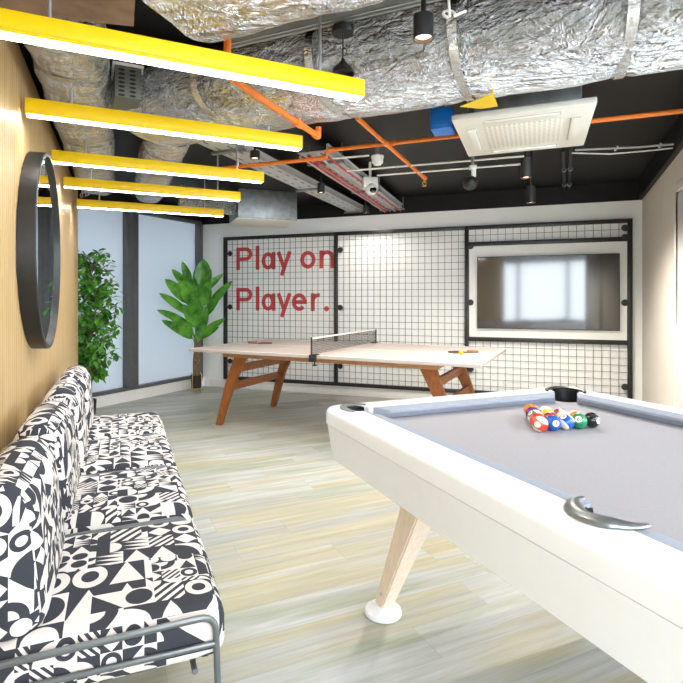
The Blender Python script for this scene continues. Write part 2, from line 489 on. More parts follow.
# glazed walls of the room behind and to the right of the camera
def glazing(name, p0, p1, n):
    p0, p1 = Vector(p0), Vector(p1); L = (p1-p0).length; a = math.atan2((p1-p0).y, (p1-p0).x)
    g = MB()
    g.box((L/2, 0, .06), (L, .12, .12)); g.box((L/2, 0, 2.44), (L, .12, .118))
    for k in range(n+1): g.box((L*k/n, 0, 1.25), (.07, .12, 2.26))
    return struct(g.build(name, 'grey_frame', loc=p0, rot=a, smooth=0))
glazing('window_3', (-4.75, -5.0, 0), (7.2, -5.0, 0), 8)
glazing('window_4', (7.25, -4.9, 0), (7.25, RE.y-.05, 0), 6)

# ------------------------------------------------------------------ wire grid screen on the back wall
tp = [bt(227), bt(337), bt(467), bt(629)]
gs = thing('wire_grid_screen', 'large black framed wire grid screen of three bays on the white back wall', 'grid screen', B0, bang)
yf = -.045
z0, z1 = .125, 2.10
def post(t, w=.045): MB().box((t, yf, (z0+z1)/2), (w, .035, z1-z0), bev=.003).build('post', 'black_metal', gs)
for t in tp: post(t)
def rail(ta, tb, z, h=.045): MB().box(((ta+tb)/2, yf, z), (tb-ta-.046, .034, h), bev=.003).build('rail', 'black_metal', gs)
for i in range(3):
    rail(tp[i], tp[i+1], z1-.022); rail(tp[i], tp[i+1], z0+.022)
rail(tp[2], tp[3], 1.883, .05); rail(tp[2], tp[3], .772, .05)
def wires(ta, tb, za, zb):
    m = MB(); r = .0021; ta += .018; tb -= .018
    n = max(1, round((tb-ta)/.081)); k = max(1, round((zb-za)/.081))
    for i in range(n+1):
        t = ta+(tb-ta)*i/n; m.box((t, yf+.026, (za+zb)/2), (2*r, 2*r, zb-za))
    for j in range(k+1):
        z = za+(zb-za)*j/k; m.box(((ta+tb)/2, yf+.0225, z), (tb-ta, 2*r, 2*r))
    m.build('wire_mesh', 'wire', gs, smooth=0)
wires(tp[0], tp[1], z0+.02, z1-.02); wires(tp[1], tp[2], z0+.02, z1-.02)
wires(tp[2], tp[3], 1.90, z1-.02); wires(tp[2], tp[3], z0+.02, .755)
def knob(t, z):
    m = MB(); m.T = Matrix.Translation((t, yf-.012, z)) @ Matrix.Rotation(PI/2, 4, 'X')
    m.lathe([(.0, -.035), (.018, -.035), (.018, .0), (.034, .002), (.036, .010), (.030, .018), (.0, .02)], n=20)
    m.build('standoff_knob', 'black_metal', gs)
for t in (tp[0]+.085, tp[1]+.065):
    for z in (1.87, 1.13, .38): knob(t, z)
for t, zz in ((tp[2]+.045, (1.86, 1.20, .42)), (tp[3]-.05, (2.0, 1.90, 1.20, .30))):
    for z in zz: knob(t, z)

# red lettering on the wall behind the wires
lt = thing('wall_lettering', 'red wall lettering reading Play on Player. behind the left bay of the wire grid', 'lettering', B0, bang)
def stroke(m, pts, w, closed=False):
    pts = [Vector((p[0], p[1])) for p in pts]; n = len(pts)
    L, Rr = [], []
    for i, p in enumerate(pts):
        a = pts[i-1] if (i > 0 or closed) else p
        c = pts[(i+1) % n] if (i < n-1 or closed) else p
        d1 = (p-a).normalized() if (p-a).length > 1e-9 else (c-p).normalized()
        d2 = (c-p).normalized() if (c-p).length > 1e-9 else d1
        nn = Vector((-(d1+d2).y, (d1+d2).x)).normalized()
        k = w/2/max(.4, nn.dot(Vector((-d1.y, d1.x))))
        L.append(p+nn*k); Rr.append(p-nn*k)
    rings = [[(l.x, 0, l.y), (r.x, 0, r.y), (r.x, -.004, r.y), (l.x, -.004, l.y)] for l, r in zip(L, Rr)]
    if closed: rings.append(rings[0])
    m.loft(rings, not closed)
def arc(cx, cy, rx, ry, a0, a1, n=22):
    return [(cx+rx*math.cos(R(a0+(a1-a0)*i/n)), cy+ry*math.sin(R(a0+(a1-a0)*i/n))) for i in range(n+1)]
SW = .165
def glyph(ch, x):
    h = SW/2; st = []
    xr = .375-h                                   # radius of the round lower-case letters
    xc = .30
    if ch == 'P':
        st = [[(x+h, 0), (x+h, 1)], [(x+h, 1-h), (x+.45, 1-h)]+arc(x+.45, .70, .235, .30-h, 90, -90)+[(x+h, .40+h)]]
    elif ch == 'l': st = [[(x+h, 0), (x+h, 1.05)]]
    elif ch == 'a': st = [('c', arc(x+xc, .375, xc-h, xr, 0, 360, 32)[:-1]), [(x+2*xc-h+.04, 0), (x+2*xc-h+.04, .75)]]
    elif ch == 'y': st = [[(x+.02+h*.6, .75), (x+.33, .04)], [(x+.64-h*.6, .75), (x+.22, -.27)]]
    elif ch == 'o': st = [('c', arc(x+.335, .375, .335-h, xr, 0, 360, 32)[:-1])]
    elif ch == 'n': st = [[(x+h, 0), (x+h, .75)], arc(x+.32, .43, .32-h, .32-h, 180, 0)+[(x+.64-h, 0)]]
    elif ch == 'e': st = [arc(x+.325, .375, .325-h, xr, 0, 318, 30), [(x+.04, .375), (x+.65, .375)]]
    elif ch == 'r': st = [[(x+h, 0), (x+h, .75)], arc(x+.34, .41, .34-h, .34-h, 180, 80, 12)]
    elif ch == '.': st = [arc(x+.1, .10, .055, .055, 0, 360, 16)]
    m = MB()
    for s_ in st:
        cl = isinstance(s_, tuple)
        stroke(m, s_[1] if cl else s_, .11 if ch == '.' else SW, cl)
    return m
cap = .312; tl = bt(236.5)
for word, zb in (((('P', 0), ('l', .94), ('a', 1.22), ('y', 1.93), ('o', 3.0), ('n', 3.84)), 1.642),
                 ((('P', 0), ('l', .94), ('a', 1.22), ('y', 1.93), ('e', 2.62), ('r', 3.47), ('.', 4.05)), 1.082)):
    for ch, x in word:
        m = glyph(ch, x)
        for v in m.bm.verts: v.co = Vector((tl+v.co.x*cap*1.03, -.0005+v.co.y, zb+v.co.z*cap))
        m.build('letter' if ch != '.' else 'full_stop', 'red', lt, smooth=0)

# ------------------------------------------------------------------ television on its white board
ta, tb2 = tp[2]+.03, tp[3]-.03
pn = MB().box(((ta+tb2)/2, -.038, (1.858+.797)/2), (tb2-ta, .05, 1.858-.797), bev=.003).build('mounting_board', 'white_wall', None, loc=B0, rot=bang)
tag(pn, 'white board filling the right bay of the wire grid behind the television', 'board')
tv = thing('television', 'flat black television on the white board of the wire grid', 'television', B0+bdir*((3.709+5.168)/2)+Vector((0, 0, .90)), bang)
tw, th = 1.459, .828
m = MB(); yb = -.066
m.box((0, yb-.016, th/2), (tw-.1, .03, th-.1))
bz = .010
m.box((0, yb-.03, bz/2), (tw, .03, bz)); m.box((0, yb-.03, th-bz/2), (tw, .03, bz))
m.box((-tw/2+bz/2, yb-.03, th/2), (bz, .03, th-2*bz)); m.box((tw/2-bz/2, yb-.03, th/2), (bz, .03, th-2*bz))
m.build('bezel', 'bezel', tv, smooth=0)
MB().box((0, yb-.035, th/2), (tw-2*bz-.001, .016, th-2*bz-.001)).build('screen', 'screen', tv, smooth=0)

# ------------------------------------------------------------------ yellow linear lamps
LE = Vector((1.178, .535, 0)).normalized(); lang = math.atan2(LE.y, LE.x)
rights = [(.169, 2.069), (-.102, 2.781), (-.394, 3.571), (-.657, 4.242), (-.944, 5.06)]
names = ['nearest and largest yellow linear ceiling lamp, crossing the top left corner', 'second yellow linear ceiling lamp from the camera',
         'middle one of the five yellow linear ceiling lamps, above the round mirror', 'fourth yellow linear ceiling lamp from the camera',
         'farthest and smallest yellow linear ceiling lamp, nearest the frosted windows']
def lamp():
    t = thing('linear_lamp', names[0], 'lamp', group='yellow linear ceiling lamps')
    L = 1.286
    w, h = .062, .066
    m = MB()                                      # u-shaped yellow channel
    m.box((-L/2, w/2, h/2+.003), (L, w, h-.006), bev=.002)
    m.box((-L/2, .003, .004), (L, .006, .012)); m.box((-L/2, w-.003, .004), (L, .006, .012))
    m.build('housing', 'yellow', t)
    MB().box((-L/2, w/2, .0), (L-.012, w-.013, .007)).build('diffuser', 'lamp_white', t, smooth=0)
    for x in (-.14*L, -.86*L):
        k = MB(); k.cyl((x, w/2, h-.002), (x, w/2, CEIL-2.04-.001), .006, 8)
        k.build('hanging_rod', 'galv', t)
    return t
l0 = lamp()
for i, (x, y) in enumerate(rights):
    o = l0 if i == 0 else copy_thing(l0)
    o.location = (x, y, 2.04); o.rotation_euler = (0, 0, lang); o['label'] = names[i]

# ------------------------------------------------------------------ round mirror on the slatted wall
md = 2.63
mr = thing('round_mirror', 'round mirror with deep black metal frame on the wooden slat wall', 'mirror', Vector((WX(md), md, 1.478)), WANG)
m = MB(); m.T = Matrix.Rotation(-PI/2, 4, 'X')
rr = .485
m.lathe([(rr-.012, .010), (rr-.010, .002), (rr, .002), (rr+.002, .07), (rr-.002, .074), (rr-.016, .074), (rr-.018, .070), (rr-.018, .010)], n=72)
bmesh.ops.delete(m.bm, geom=[f for f in m.bm.faces if len(f.verts) > 8], context='FACES')
m.build('frame', 'black_metal', mr)
m = MB(); m.T = Matrix.Rotation(-PI/2, 4, 'X'); m.lathe([(rr-.017, .050), (rr-.0175, .056)], n=72)
m.build('mirror_glass', 'mirror', mr)

# ------------------------------------------------------------------ lounge chairs
def cushion(m, sx, sy, sz, c, bev, crown, mat=None):
    b2 = bmesh.new()
    bmesh.ops.create_cube(b2, size=1)
    for v in b2.verts: v.co = Vector((v.co.x*sx, v.co.y*sy, v.co.z*sz))
    bmesh.ops.bevel(b2, geom=b2.edges[:], offset=bev, segments=5, profile=.5, affect='EDGES')
    bmesh.ops.subdivide_edges(b2, edges=[e for e in b2.edges if e.calc_length() > .2], cuts=8, use_grid_fill=True)
    for v in b2.verts:
        fx = max(0, 1-(2*v.co.x/sx)**2); fy = max(0, 1-(2*v.co.y/sy)**2); fz = max(0, 1-(2*v.co.z/sz)**2)
        if v.co.z > 0: v.co.z += crown*(fx*fy)**.5
        v.co.y += .4*crown*(fx*fz)**.5*(1 if v.co.y > 0 else 0)
    T = Matrix.Translation(Vector(c)) @ (mat or Matrix.Identity(4))
    for v in b2.verts: v.co = T @ v.co
    m.merge(b2)
CW = .612
def chair(first=True, uv=(0, 0)):
    t = thing('lounge_chair', 'x', 'chair', group='patterned lounge chairs along the slatted wall')
    m = MB(); cushion(m, CW, .57, .135, (0, .355, .367), .04, .018)
    m.build('seat', 'fabric', t, uvbox=uv, smooth=60)
    m = MB(); cushion(m, .555, .165, .40, (0, .118, .595), .080, .014, Matrix.Rotation(R(6), 4, 'X'))
    m.build('backrest', 'fabric', t, uvbox=(uv[0]+.4, uv[1]+.7), smooth=60)
    r = .0085
    def bend(pts, rad=.045, n=6):
        out = [Vector(pts[0])]
        for i in range(1, len(pts)-1):
            p, a, c = Vector(pts[i]), Vector(pts[i-1]), Vector(pts[i+1])
            ra = min(rad, (a-p).length*.48, (c-p).length*.48)
            A_ = p+(a-p).normalized()*ra; C_ = p+(c-p).normalized()*ra
            for k in range(n+1):
                s_ = k/n; out.append(A_*(1-s_)**2+p*2*s_*(1-s_)+C_*s_*s_)
        return out+[Vector(pts[-1])]
    for sx in (-1, 1):
        x = sx*(CW/2+.008)
        m = MB()
        m.tube(bend([(x, .625, .0), (x, .612, .425), (x, .060, .413), (x, .022, .66)]), r, 10)
        m.build('side_frame', 'steel_rod', t)
        m = MB(); m.tube(bend([(x, .07, .0), (x, .075, .352), (x, .61, .352)], .03), r*.9, 10); m.build('rear_leg', 'steel_rod', t)
    m = MB()
    for y in (.12, .56): m.tube([(-CW/2-.008, y, .291), (CW/2+.008, y, .291)], r*.9, 8)
    m.build('cross_bar', 'steel_rod', t)
    m = MB(); m.tube([(-CW/2-.008, .024, .60), (CW/2+.008, .024, .60)], r*.9, 8); m.build('back_bar', 'steel_rod', t)
    return t
clab = ['black and white patterned lounge chair nearest the camera at the bottom left corner',
        'patterned lounge chair second from the camera in the row along the slat wall',
        'patterned lounge chair third from the camera in the row along the slat wall',
        'patterned lounge chair at the far end of the row beside the small-leaved tree']
for i in range(4):
    c = chair(uv=(i*.93, i*.41))
    dc = 1.66+.607*i
    fp = Vector((-.245-.382*(dc-1.37), dc, 0))
    c.location = fp-WN*.645; c.rotation_euler = (0, 0, WANG); c['label'] = clab[i]

# ------------------------------------------------------------------ table tennis table
pc = Vector((.252, 5.10, 0)); pu = Vector((.8926, -.4509, 0)).normalized(); pang = math.atan2(pu.y, pu.x)
TL, TW = 2.745, 1.42
tt = thing('table_tennis_table', 'white table tennis table with splayed reddish brown wooden legs', 'table', pc, pang)
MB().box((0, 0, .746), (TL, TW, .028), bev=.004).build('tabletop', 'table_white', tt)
m = MB()
for s in (-1, 1):
    m.box((0, s*(TW/2-.008), .7605), (TL-.002, .014, .0012)); m.box((s*(TL/2-.008), 0, .7605), (.014, TW-.032, .0012))
m.box((0, 0, .7605), (TL-.034, .004, .0012))
m.build('painted_lines', 'edge_white', tt, smooth=0)
m = MB()
for s in (-1, 1):
    m.box((0, s*(TW/2-.12), .708), (TL-.66, .03, .045), bev=.003)
    m.box((s*(TL/2-.36), 0, .708), (.03, TW-.27, .045), bev=.003)
m.build('apron', 'apron_wood', tt)
def leg_poly(sx, sy):
    m = MB(); y = sy*.47; th_ = .05
    def ring(xc, w, z, yy): return [(xc-w/2, yy-th_/2, z), (xc+w/2, yy-th_/2, z), (xc+w/2, yy+th_/2, z), (xc-w/2, yy+th_/2, z)]
    m.loft([ring(sx*1.165, .065, 0, sy*.50), ring(sx*1.045, .098, .40, sy*.485), ring(sx*.90, .145, .731, y)])
    bmesh.ops.bevel(m.bm, geom=m.bm.edges[:], offset=.006, segments=2, affect='EDGES')
    return m
for sx in (-1, 1):
    for sy in (-1, 1): leg_poly(sx, sy).build('leg', 'leg_wood', tt)
    MB().box((sx*.985, 0, .56), (.035, .92, .075), bev=.004).build('stretcher', 'leg_wood', tt)
    MB().box((sx*1.055, 0, .38), (.035, .94, .075), bev=.004).build('stretcher', 'leg_wood', tt)

nt_ = thing('table_tennis_net', 'dark table tennis net with white top tape clamped across the white table', 'net', pc+Vector((0, 0, .7605)), pang)
hw = TW/2+.045; nh = .145
m = MB(); n1, n2 = 96, 9
for i in range(n1+1):
    y = -hw+2*hw*i/n1; m.box((0, y, .012+(nh-.012)/2), (.002, .0028, nh-.012))
for j in range(n2+1): m.box((.0, 0, .012+(nh-.012)*j/n2), (.002, 2*hw, .0026))
m.build('net_mesh', 'net', nt_, smooth=0)
MB().box((0, 0, nh+.002), (.008, 2*hw-.01, .013)).build('top_tape', 'tape', nt_, smooth=0)
for s in (-1, 1):
    m = MB(); m.cyl((0, s*hw, -.02), (0, s*hw, nh+.012), .008, 12); m.build('post', 'black_metal', nt_)
    m = MB(); m.box((0, s*(TW/2+.022), .001), (.07, .06, .008), bev=.002) if False else None
    m.box((0, s*(TW/2-.005), .0046), (.06, .09, .007), bev=.002); m.box((0, s*(TW/2+.025), -.022), (.06, .03, .06), bev=.003)
    m.cyl((0, s*(TW/2-.01), -.085), (0, s*(TW/2-.01), -.034), .006, 10); m.lathe([(0, 0), (.02, 0), (.022, .008), (.0, .012)], (0, s*(TW/2-.01), -.09), 14)
    m.build('clamp', 'black_metal', nt_)

def paddle(label, pos, rot, face):
    t = thing('table_tennis_paddle', label, 'paddle', pos, rot)
    out = [(.078*math.cos(R(a)), .075*math.sin(R(a))) for a in range(28, 333, 10)]
    poly = out+[(.088, -.016), (.088, .016)]
    MB().prism(poly, .0022, .0085).build('blade', 'handle_wood', t)
    MB().prism(poly[1:-3], .0087, .0108).build('rubber_top', face, t)
    MB().prism(poly[1:-3], .0001, .002).build('rubber_bottom', 'rubber_black', t)
    m = MB(); m.box((.135, 0, .0135), (.10, .028, .024), bev=.007, seg=3); m.build('handle', 'handle_wood', t)
    return t
a = P(265, 343.6, .7615); paddle('dark red table tennis paddle at the left end of the white table', a, R(176), 'rubber_red')
a = P(457, 352.6, .7615); paddle('black table tennis paddle at the right end of the white table', a, R(-12), 'rubber_black')
a = P(458.5, 354.2, .7617); a = a+Vector((0, 0, 0))
bl = MB().sphere((0, 0, .02), .02, 20, 12).build('table_tennis_ball', 'ball_orange', loc=P(459, 353.6, .7611)+Vector((-.012, -.115, .0)))
tag(bl, 'orange table tennis ball in front of the black paddle', 'ball')

# ------------------------------------------------------------------ pool table
K0 = Vector((-.0067, 2.174, 0)); pth = R(22.0)
pt = thing('pool_table', 'large white pool table with pale grey cloth and splayed pale wooden legs', 'pool table', K0, pth)
PW, PL = 1.338, 2.50
RT, CL = .80, .757
def rrect(x0, y0, x1, y1, r, n=8):
    out = []
    for cx, cy, a in ((x1-r, y1-r, 0), (x0+r, y1-r, 90), (x0+r, y0+r, 180), (x1-r, y0+r, 270)):
        for k in range(n+1): out.append((cx+r*math.cos(R(a+90*k/n)), cy+r*math.sin(R(a+90*k/n))))
    return out
ri = .115
def off(i, z, r): return [(x, y, z) for x, y in rrect(i, -PL+i, PW-i, -i, r)]
pockets = [(.115, -.115), (PW-.125, -.125), (.128, -PL/2+.01), (PW-.105, -PL/2), (.135, -PL+.135), (PW-.135, -PL+.135)]
prad = [.050, .060, .043, .050, .060, .060]
def cut(o, holes, z0, z1):
    cb = MB()
    for (x, y), r in zip(holes, prad): cb.cyl((x, y, z0), (x, y, z1), r, 28)
    co = cb.build('cutter', 'leather')
    co.matrix_world = Matrix.Translation(K0) @ Matrix.Rotation(pth, 4, 'Z')
    md_ = o.modifiers.new('cut', 'BOOLEAN'); md_.object = co; md_.operation = 'DIFFERENCE'; md_.solver = 'EXACT'
    bpy.context.view_layer.update()
    ev = o.evaluated_get(bpy.context.evaluated_depsgraph_get())
    me = bpy.data.meshes.new_from_object(ev)
    o.modifiers.clear(); o.data = me
    me.set_sharp_from_angle(angle=R(35))
    bpy.data.objects.remove(co)
m = MB()
m.loft([off(ri, .735, .02), off(.005, .735, .078), off(.0, .739, .08), off(0, .782, .08), off(.002, .789, .08), off(.007, .796, .076), off(.016, .80, .07), off(ri, .80, .02)]+[off(ri, .735, .02)], cap=False)
rail_o = m.build('rail', 'pool_white', pt)
cut(rail_o, pockets, .70, .90)
m = MB(); m.loft([off(.026, .598, .06), off(.024, .60, .06), off(.004, .7345, .078), off(.10, .7345, .03), off(.10, .60, .03), off(.10, .598, .03)]+[off(.026, .598, .06)], cap=False)
m.build('apron', 'pool_white', pt)
m = MB(); m.box((PW/2, -PL/2, CL-.015), (PW-.2, PL-.2, .03))
bed = m.build('cloth_bed', 'cloth', pt, smooth=0)
cut(bed, pockets, .60, .90)
# cushions: six pieces with mitred ends
def cush(p, q, inward, m0, m1):
    """p,q ends on the rail; inward unit vector; m0,m1 end slants"""
    p, q, iw = Vector(p), Vector(q), Vector(inward); t = (q-p).normalized()
    def ring(e, sg, mm):
        bck = e; nose = e+iw*.052+t*sg*mm
        return [(bck.x, bck.y, CL+.001), (bck.x, bck.y, .799), ((bck+iw*.012).x+t.x*sg*mm*.2, (bck+iw*.012).y+t.y*sg*mm*.2, .7995), (nose.x, nose.y, .792), (nose.x, nose.y, .783),
                ((bck+iw*.03).x+t.x*sg*mm*.5, (bck+iw*.03).y+t.y*sg*mm*.5, CL+.001)]
    MB().loft([ring(p, 1, m0), ring(q, -1, m1)]).build('cushion', 'cushion', pt, smooth=25)
ci = ri+.001; g = .070; ms = .058
cush((ci+g, -ci), (PW-ci-g, -ci), (0, -1), .05, .05)
cush((ci+g, -PL+ci), (PW-ci-g, -PL+ci), (0, 1), .05, .05)
for x, iw in ((ci, (1, 0)), (PW-ci, (-1, 0))):
    cush((x, -ci-g), (x, -PL/2+ms), iw, .05, .02); cush((x, -PL/2-ms), (x, -PL+ci+g), iw, .02, .05)
# pocket liners and irons
def pocket(i, x, y, r, ang, black):
    l = MB(); n = 24
    rings = []
    for z, k in ((.80, 1.0), (.74, .985), (.64, .9)):
        rings.append([(x+(r-.001)*k*math.cos(2*PI*a/n), y+(r-.001)*k*math.sin(2*PI*a/n), z) for a in range(n)])
    rings.append([(x+(r-.004)*.9*math.cos(2*PI*a/n), y+(r-.004)*.9*math.sin(2*PI*a/n), .645) for a in range(n)])
    rings += [[(x+(r-.005)*k*math.cos(2*PI*a/n), y+(r-.005)*k*math.sin(2*PI*a/n), z) for a in range(n)] for z, k in ((.74, .985), (.7995, 1))]
    l.loft(rings, cap=False)
    # keep only the part that does not stand above the playing cloth on the open side
    dx, dy = math.cos(R(ang)), math.sin(R(ang))
    for v in l.bm.verts:
        if v.co.z > CL-.002 and ((v.co.x-x)*dx+(v.co.y-y)*dy) < -.25*r: v.co.z = CL-.004
    lo = l.build('pocket', 'leather', pt)
    # the iron: a tapering horseshoe lying on the rail around the pocket
    k = MB(); pts = []; rs_ = []
    nn = 26; half = (118 if i else 100) if i not in (2, 3) else 108
    for q in range(nn+1):
        s_ = -1+2*q/nn
        a_ = R(ang+half*s_)
        e = 1.0+(.45*max(0, abs(s_)-.55)/.45 if i in (2, 3) else .25*max(0, abs(s_)-.6)/.4)
        rr_ = (r+(.012 if i != 0 else .008))*e
        pts.append((x+rr_*math.cos(a_), y+rr_*math.sin(a_), .804)); rs_.append((.021 if i in (2, 3) else .017 if i else .014)*(1-.65*max(0, abs(s_)-.45)/.55))
    k.tube(pts, rs_, 12, flat=(1.0, .55))
    k.build('pocket_rim', 'leather' if black else 'chrome', lo)
angs = [135, 45, 180, 0, 225, 315]
for i, ((x, y), r) in enumerate(zip(pockets, prad)): pocket(i, x, y, r, angs[i], i == 1)
# legs
def pleg(cx, cy, sx, sy):
    lx = cx; m = MB()
    top = Vector((cx-sx*.05, cy-sy*.25, .5975)); bot = Vector((cx, cy, .03))
    def ring(c, wx, wy): return [(c.x-wx, c.y-wy, c.z), (c.x+wx, c.y-wy, c.z), (c.x+wx, c.y+wy, c.z), (c.x-wx, c.y+wy, c.z)]
    m.loft([ring(bot, .028, .028), ring(bot.lerp(top, .5), .038, .046), ring(top, .050, .068)])
    bmesh.ops.bevel(m.bm, geom=m.bm.edges[:], offset=.005, segments=2, affect='EDGES')
    lg = m.build('leg', 'pale_wood', pt)
    m = MB(); m.lathe([(0, .0), (.066, .0), (.073, .006), (.07, .02), (.045, .034), (.038, .045), (.0, .045)], (cx, cy, 0), 28)
    f = m.build('foot', 'pool_white', lg)
    m = MB(); p_ = bot.lerp(top, .12); m.cyl((p_.x-.032, p_.y, p_.z), (p_.x-.02, p_.y, p_.z), .008, 10); m.build('bolt', 'galv', lg)
ins = .19
for sx in (-1, 1):
    for sy in (-1, 1):
        pleg(ins if sx < 0 else PW-ins, -ins if sy > 0 else -PL+ins, sx, sy)

# ------------------------------------------------------------------ pool balls
def ball_mat(name, col, stripe):
    m, nt, b = new_mat(name)
    x, y, z = sep(nt, coords(nt))
    r = .0285
    ivory = (.82, .76, .64)
    spot = ((y*y+z*z).sqrt().lt(.0118))
    if stripe:
        band = z.abs().lt(.0145); k = band*(spot*-1.0+1.0)
        col_s = ramp(nt, k, [(.45, ivory), (.55, col)])
    else:
        col_s = ramp(nt, spot, [(.45, col), (.55, ivory)])
    nt.links.new(col_s, b.inputs['Base Color']); b.inputs['Roughness'].default_value = .12; b.inputs['Coat Weight'].default_value = .4
    return m
YE, BL, RE_, PU, OR, GR, MA, BK = (.85, .50, .02), (.01, .10, .45), (.70, .05, .02), (.12, .02, .20), (.85, .22, .02), (.01, .25, .12), (.35, .03, .04), (.012, .012, .014)
cols = {1: YE, 2: BL, 3: RE_, 4: PU, 5: OR, 6: GR, 7: MA, 8: BK, 9: YE, 10: BL, 11: RE_, 12: PU, 13: OR, 14: GR, 15: MA}
br = .0285; zc = CL+br
V1 = P(540, 424, zc); V2 = P(592, 420, zc)
e1 = (V2-V1).normalized(); e2 = Matrix.Rotation(R(60), 4, 'Z') @ e1
rows = [[11, 2, 10, 6, 8], [3, 7, 9, 13], [14, 1, 15], [4, 12], [5]]
blab = {11: 'red and ivory striped pool ball at the near left corner of the triangle', 2: 'solid blue pool ball numbered 2 in the front row', 10: 'blue and ivory striped pool ball in the middle of the front row',
        6: 'solid green pool ball numbered 6 beside the black one', 8: 'black pool ball at the right end of the front row', 3: 'solid red pool ball just behind the red striped one',
        7: 'solid maroon pool ball behind the blue ball in the second row', 9: 'yellow striped pool ball in the second row behind the blue striped ball', 13: 'orange striped pool ball behind the green and black balls',
        14: 'green and ivory striped pool ball on the left side of the triangle', 1: 'solid yellow pool ball in the middle of the triangle', 15: 'maroon striped pool ball on the right side of the triangle',
        4: 'solid purple pool ball just before the last ball of the triangle', 12: 'purple striped pool ball on the right edge near the back of the triangle', 5: 'solid orange pool ball at the back point of the triangle'}
def digit_mesh(txt, size):
    cu = bpy.data.curves.new('t', 'FONT'); cu.body = txt; cu.size = size; cu.offset = size*.03; cu.align_x = 'CENTER'; cu.align_y = 'CENTER'
    ob = bpy.data.objects.new('t', cu); C.objects.link(ob); bpy.context.view_layer.update()
    me = bpy.data.meshes.new_from_object(ob.evaluated_get(bpy.context.evaluated_depsgraph_get()))
    bpy.data.objects.remove(ob); bpy.data.curves.remove(cu)
    return me
base_me = None
for i, row in enumerate(rows):
    for j, num in enumerate(row):
        mm = MB().sphere((0, 0, 0), br, 32, 20)
        ob = mm.build('pool_ball', ball_mat('ball %d' % num, cols[num], num > 8))
        ob.location = V1+e1*(2*br*1.004)*(j)+e2*(2*br*1.004)*i
        tag(ob, blab[num], 'ball', 'pool balls racked in a triangle')
        front = {2: (20, -8), 6: (-5, -25), 8: (60, -5), 10: (-40, -55), 11: (160, 5)}.get(num, (random.uniform(0, 360), random.uniform(-60, 60)))
        # turn the number spot (local +x) towards the camera with a little offset
        d = (Vector((0, 0, H))-ob.location); az = math.atan2(d.y, d.x)
        ob.rotation_euler = (R(8*random.uniform(-1, 1)+(25 if num == 11 else 0)), R(front[1]), az+R(front[0]))
        me = digit_mesh(str(num), .019 if num < 10 else .014)
        for v in me.vertices:
            p = Vector((br, v.co.x, v.co.y)); v.co = p.normalized()*(br*1.003)
        me.materials.append(M['rubber_black'])
        dg = bpy.data.objects.new('number', me); C.objects.link(dg); dg.parent = ob

# ------------------------------------------------------------------ plants
def leaf(m, base, direction, length, width, bend, twist=0.0, nseg=7, fold=.18, tip=.75):
    d = Vector(direction).normalized()
    side = d.cross(Vector((0, 0, 1)))
    side = side.normalized() if side.length > .05 else Vector((1, 0, 0))
    side = (Matrix.Rotation(twist, 4, d) @ side)
    p = Vector(base); rows_ = []
    for k in range(nseg+1):
        s_ = k/nseg
        w = width*.5*max(.03, (math.sin(PI*min(1, s_**tip))**.8))
        nrm = side.cross(d).normalized()
        rows_.append([p-side*w+nrm*w*fold, p+Vector((0, 0, 0)), p+side*w+nrm*w*fold])
        d = (d+Vector((0, 0, -bend/nseg))).normalized(); p = p+d*(length/nseg)
    m.loft(rows_, cap=False, closed=False)
# broad-leaved plant in the corner
bp = P(196.5, 391.5, 0)
pl = thing('broad_leaf_plant', 'tall broad-leaved green plant in a black pot on a gold stand in the corner', 'plant', bp)
m = MB(); m.lathe([(0, .05), (.066, .05), (.078, .225), (.072, .225), (.066, .20), (0, .20)], n=28); m.build('pot', 'pot', pl)
m = MB()
for k in range(4):
    a = R(45+90*k+20); x, y = .083*math.cos(a), .083*math.sin(a); m.box((x, y, .125), (.009, .009, .25), bev=.001)
m.tube([(.079*math.cos(2*PI*k/28), .079*math.sin(2*PI*k/28), .048) for k in range(28)], .004, 6, closed=True)
m.build('pot_stand', 'gold', pl)
m = MB(); m.lathe([(0, .199), (.065, .199), (0, .205)], n=20); m.build('soil', 'soil', pl)
m = MB()
for k in range(7):
    a = 2*PI*k/7; x, y = .028*math.cos(a), .028*math.sin(a)
    m.tube([(x, y, .19), (x*1.15, y*1.15, .4), (x*.9+.01, y*.9, .64), (x*1.4, y*1.4, .76)], [.017, .016, .014, .007], 8)
m.tube([(0, 0, .19), (0, 0, .72)], .026, 10)
m.build('trunk', 'bark', pl)
m = MB()
# leaves: foot and tip (sideways offset and height above the floor), reach towards the room, width
def qx(c): return (c/4.71-41.5)/525*7.1
def qz(c): return 1.24+(44-c/4.71)/525*7.1
spec = [((225, 150), (232, 22), -.02, 92), ((190, 225), (172, 98), -.16, 84), ((170, 140), (128, 34), .04, 46), ((165, 160), (84, 70), -.06, 46), ((170, 225), (66, 118), -.22, 66), ((165, 275), (46, 180), -.30, 46),
        ((205, 315), (200, 178), -.24, 76), ((225, 240), (258, 128), -.12, 74), ((240, 260), (366, 120), -.05, 56), ((235, 170), (316, 86), .05, 36), ((190, 375), (92, 266), -.26, 62), ((175, 330), (38, 252), -.34, 42),
        ((190, 390), (58, 298), -.30, 48), ((215, 370), (264, 248), -.20, 60), ((215, 380), (342, 294), -.18, 44), ((210, 390), (306, 335), -.10, 44), ((205, 400), (236, 330), -.24, 50), ((190, 250), (128, 120), -.14, 64),
        ((230, 290), (304, 196), -.02, 50), ((215, 200), (268, 70), -.06, 60), ((200, 180), (190, 60), .06, 60), ((200, 340), (150, 230), -.10, 60)]
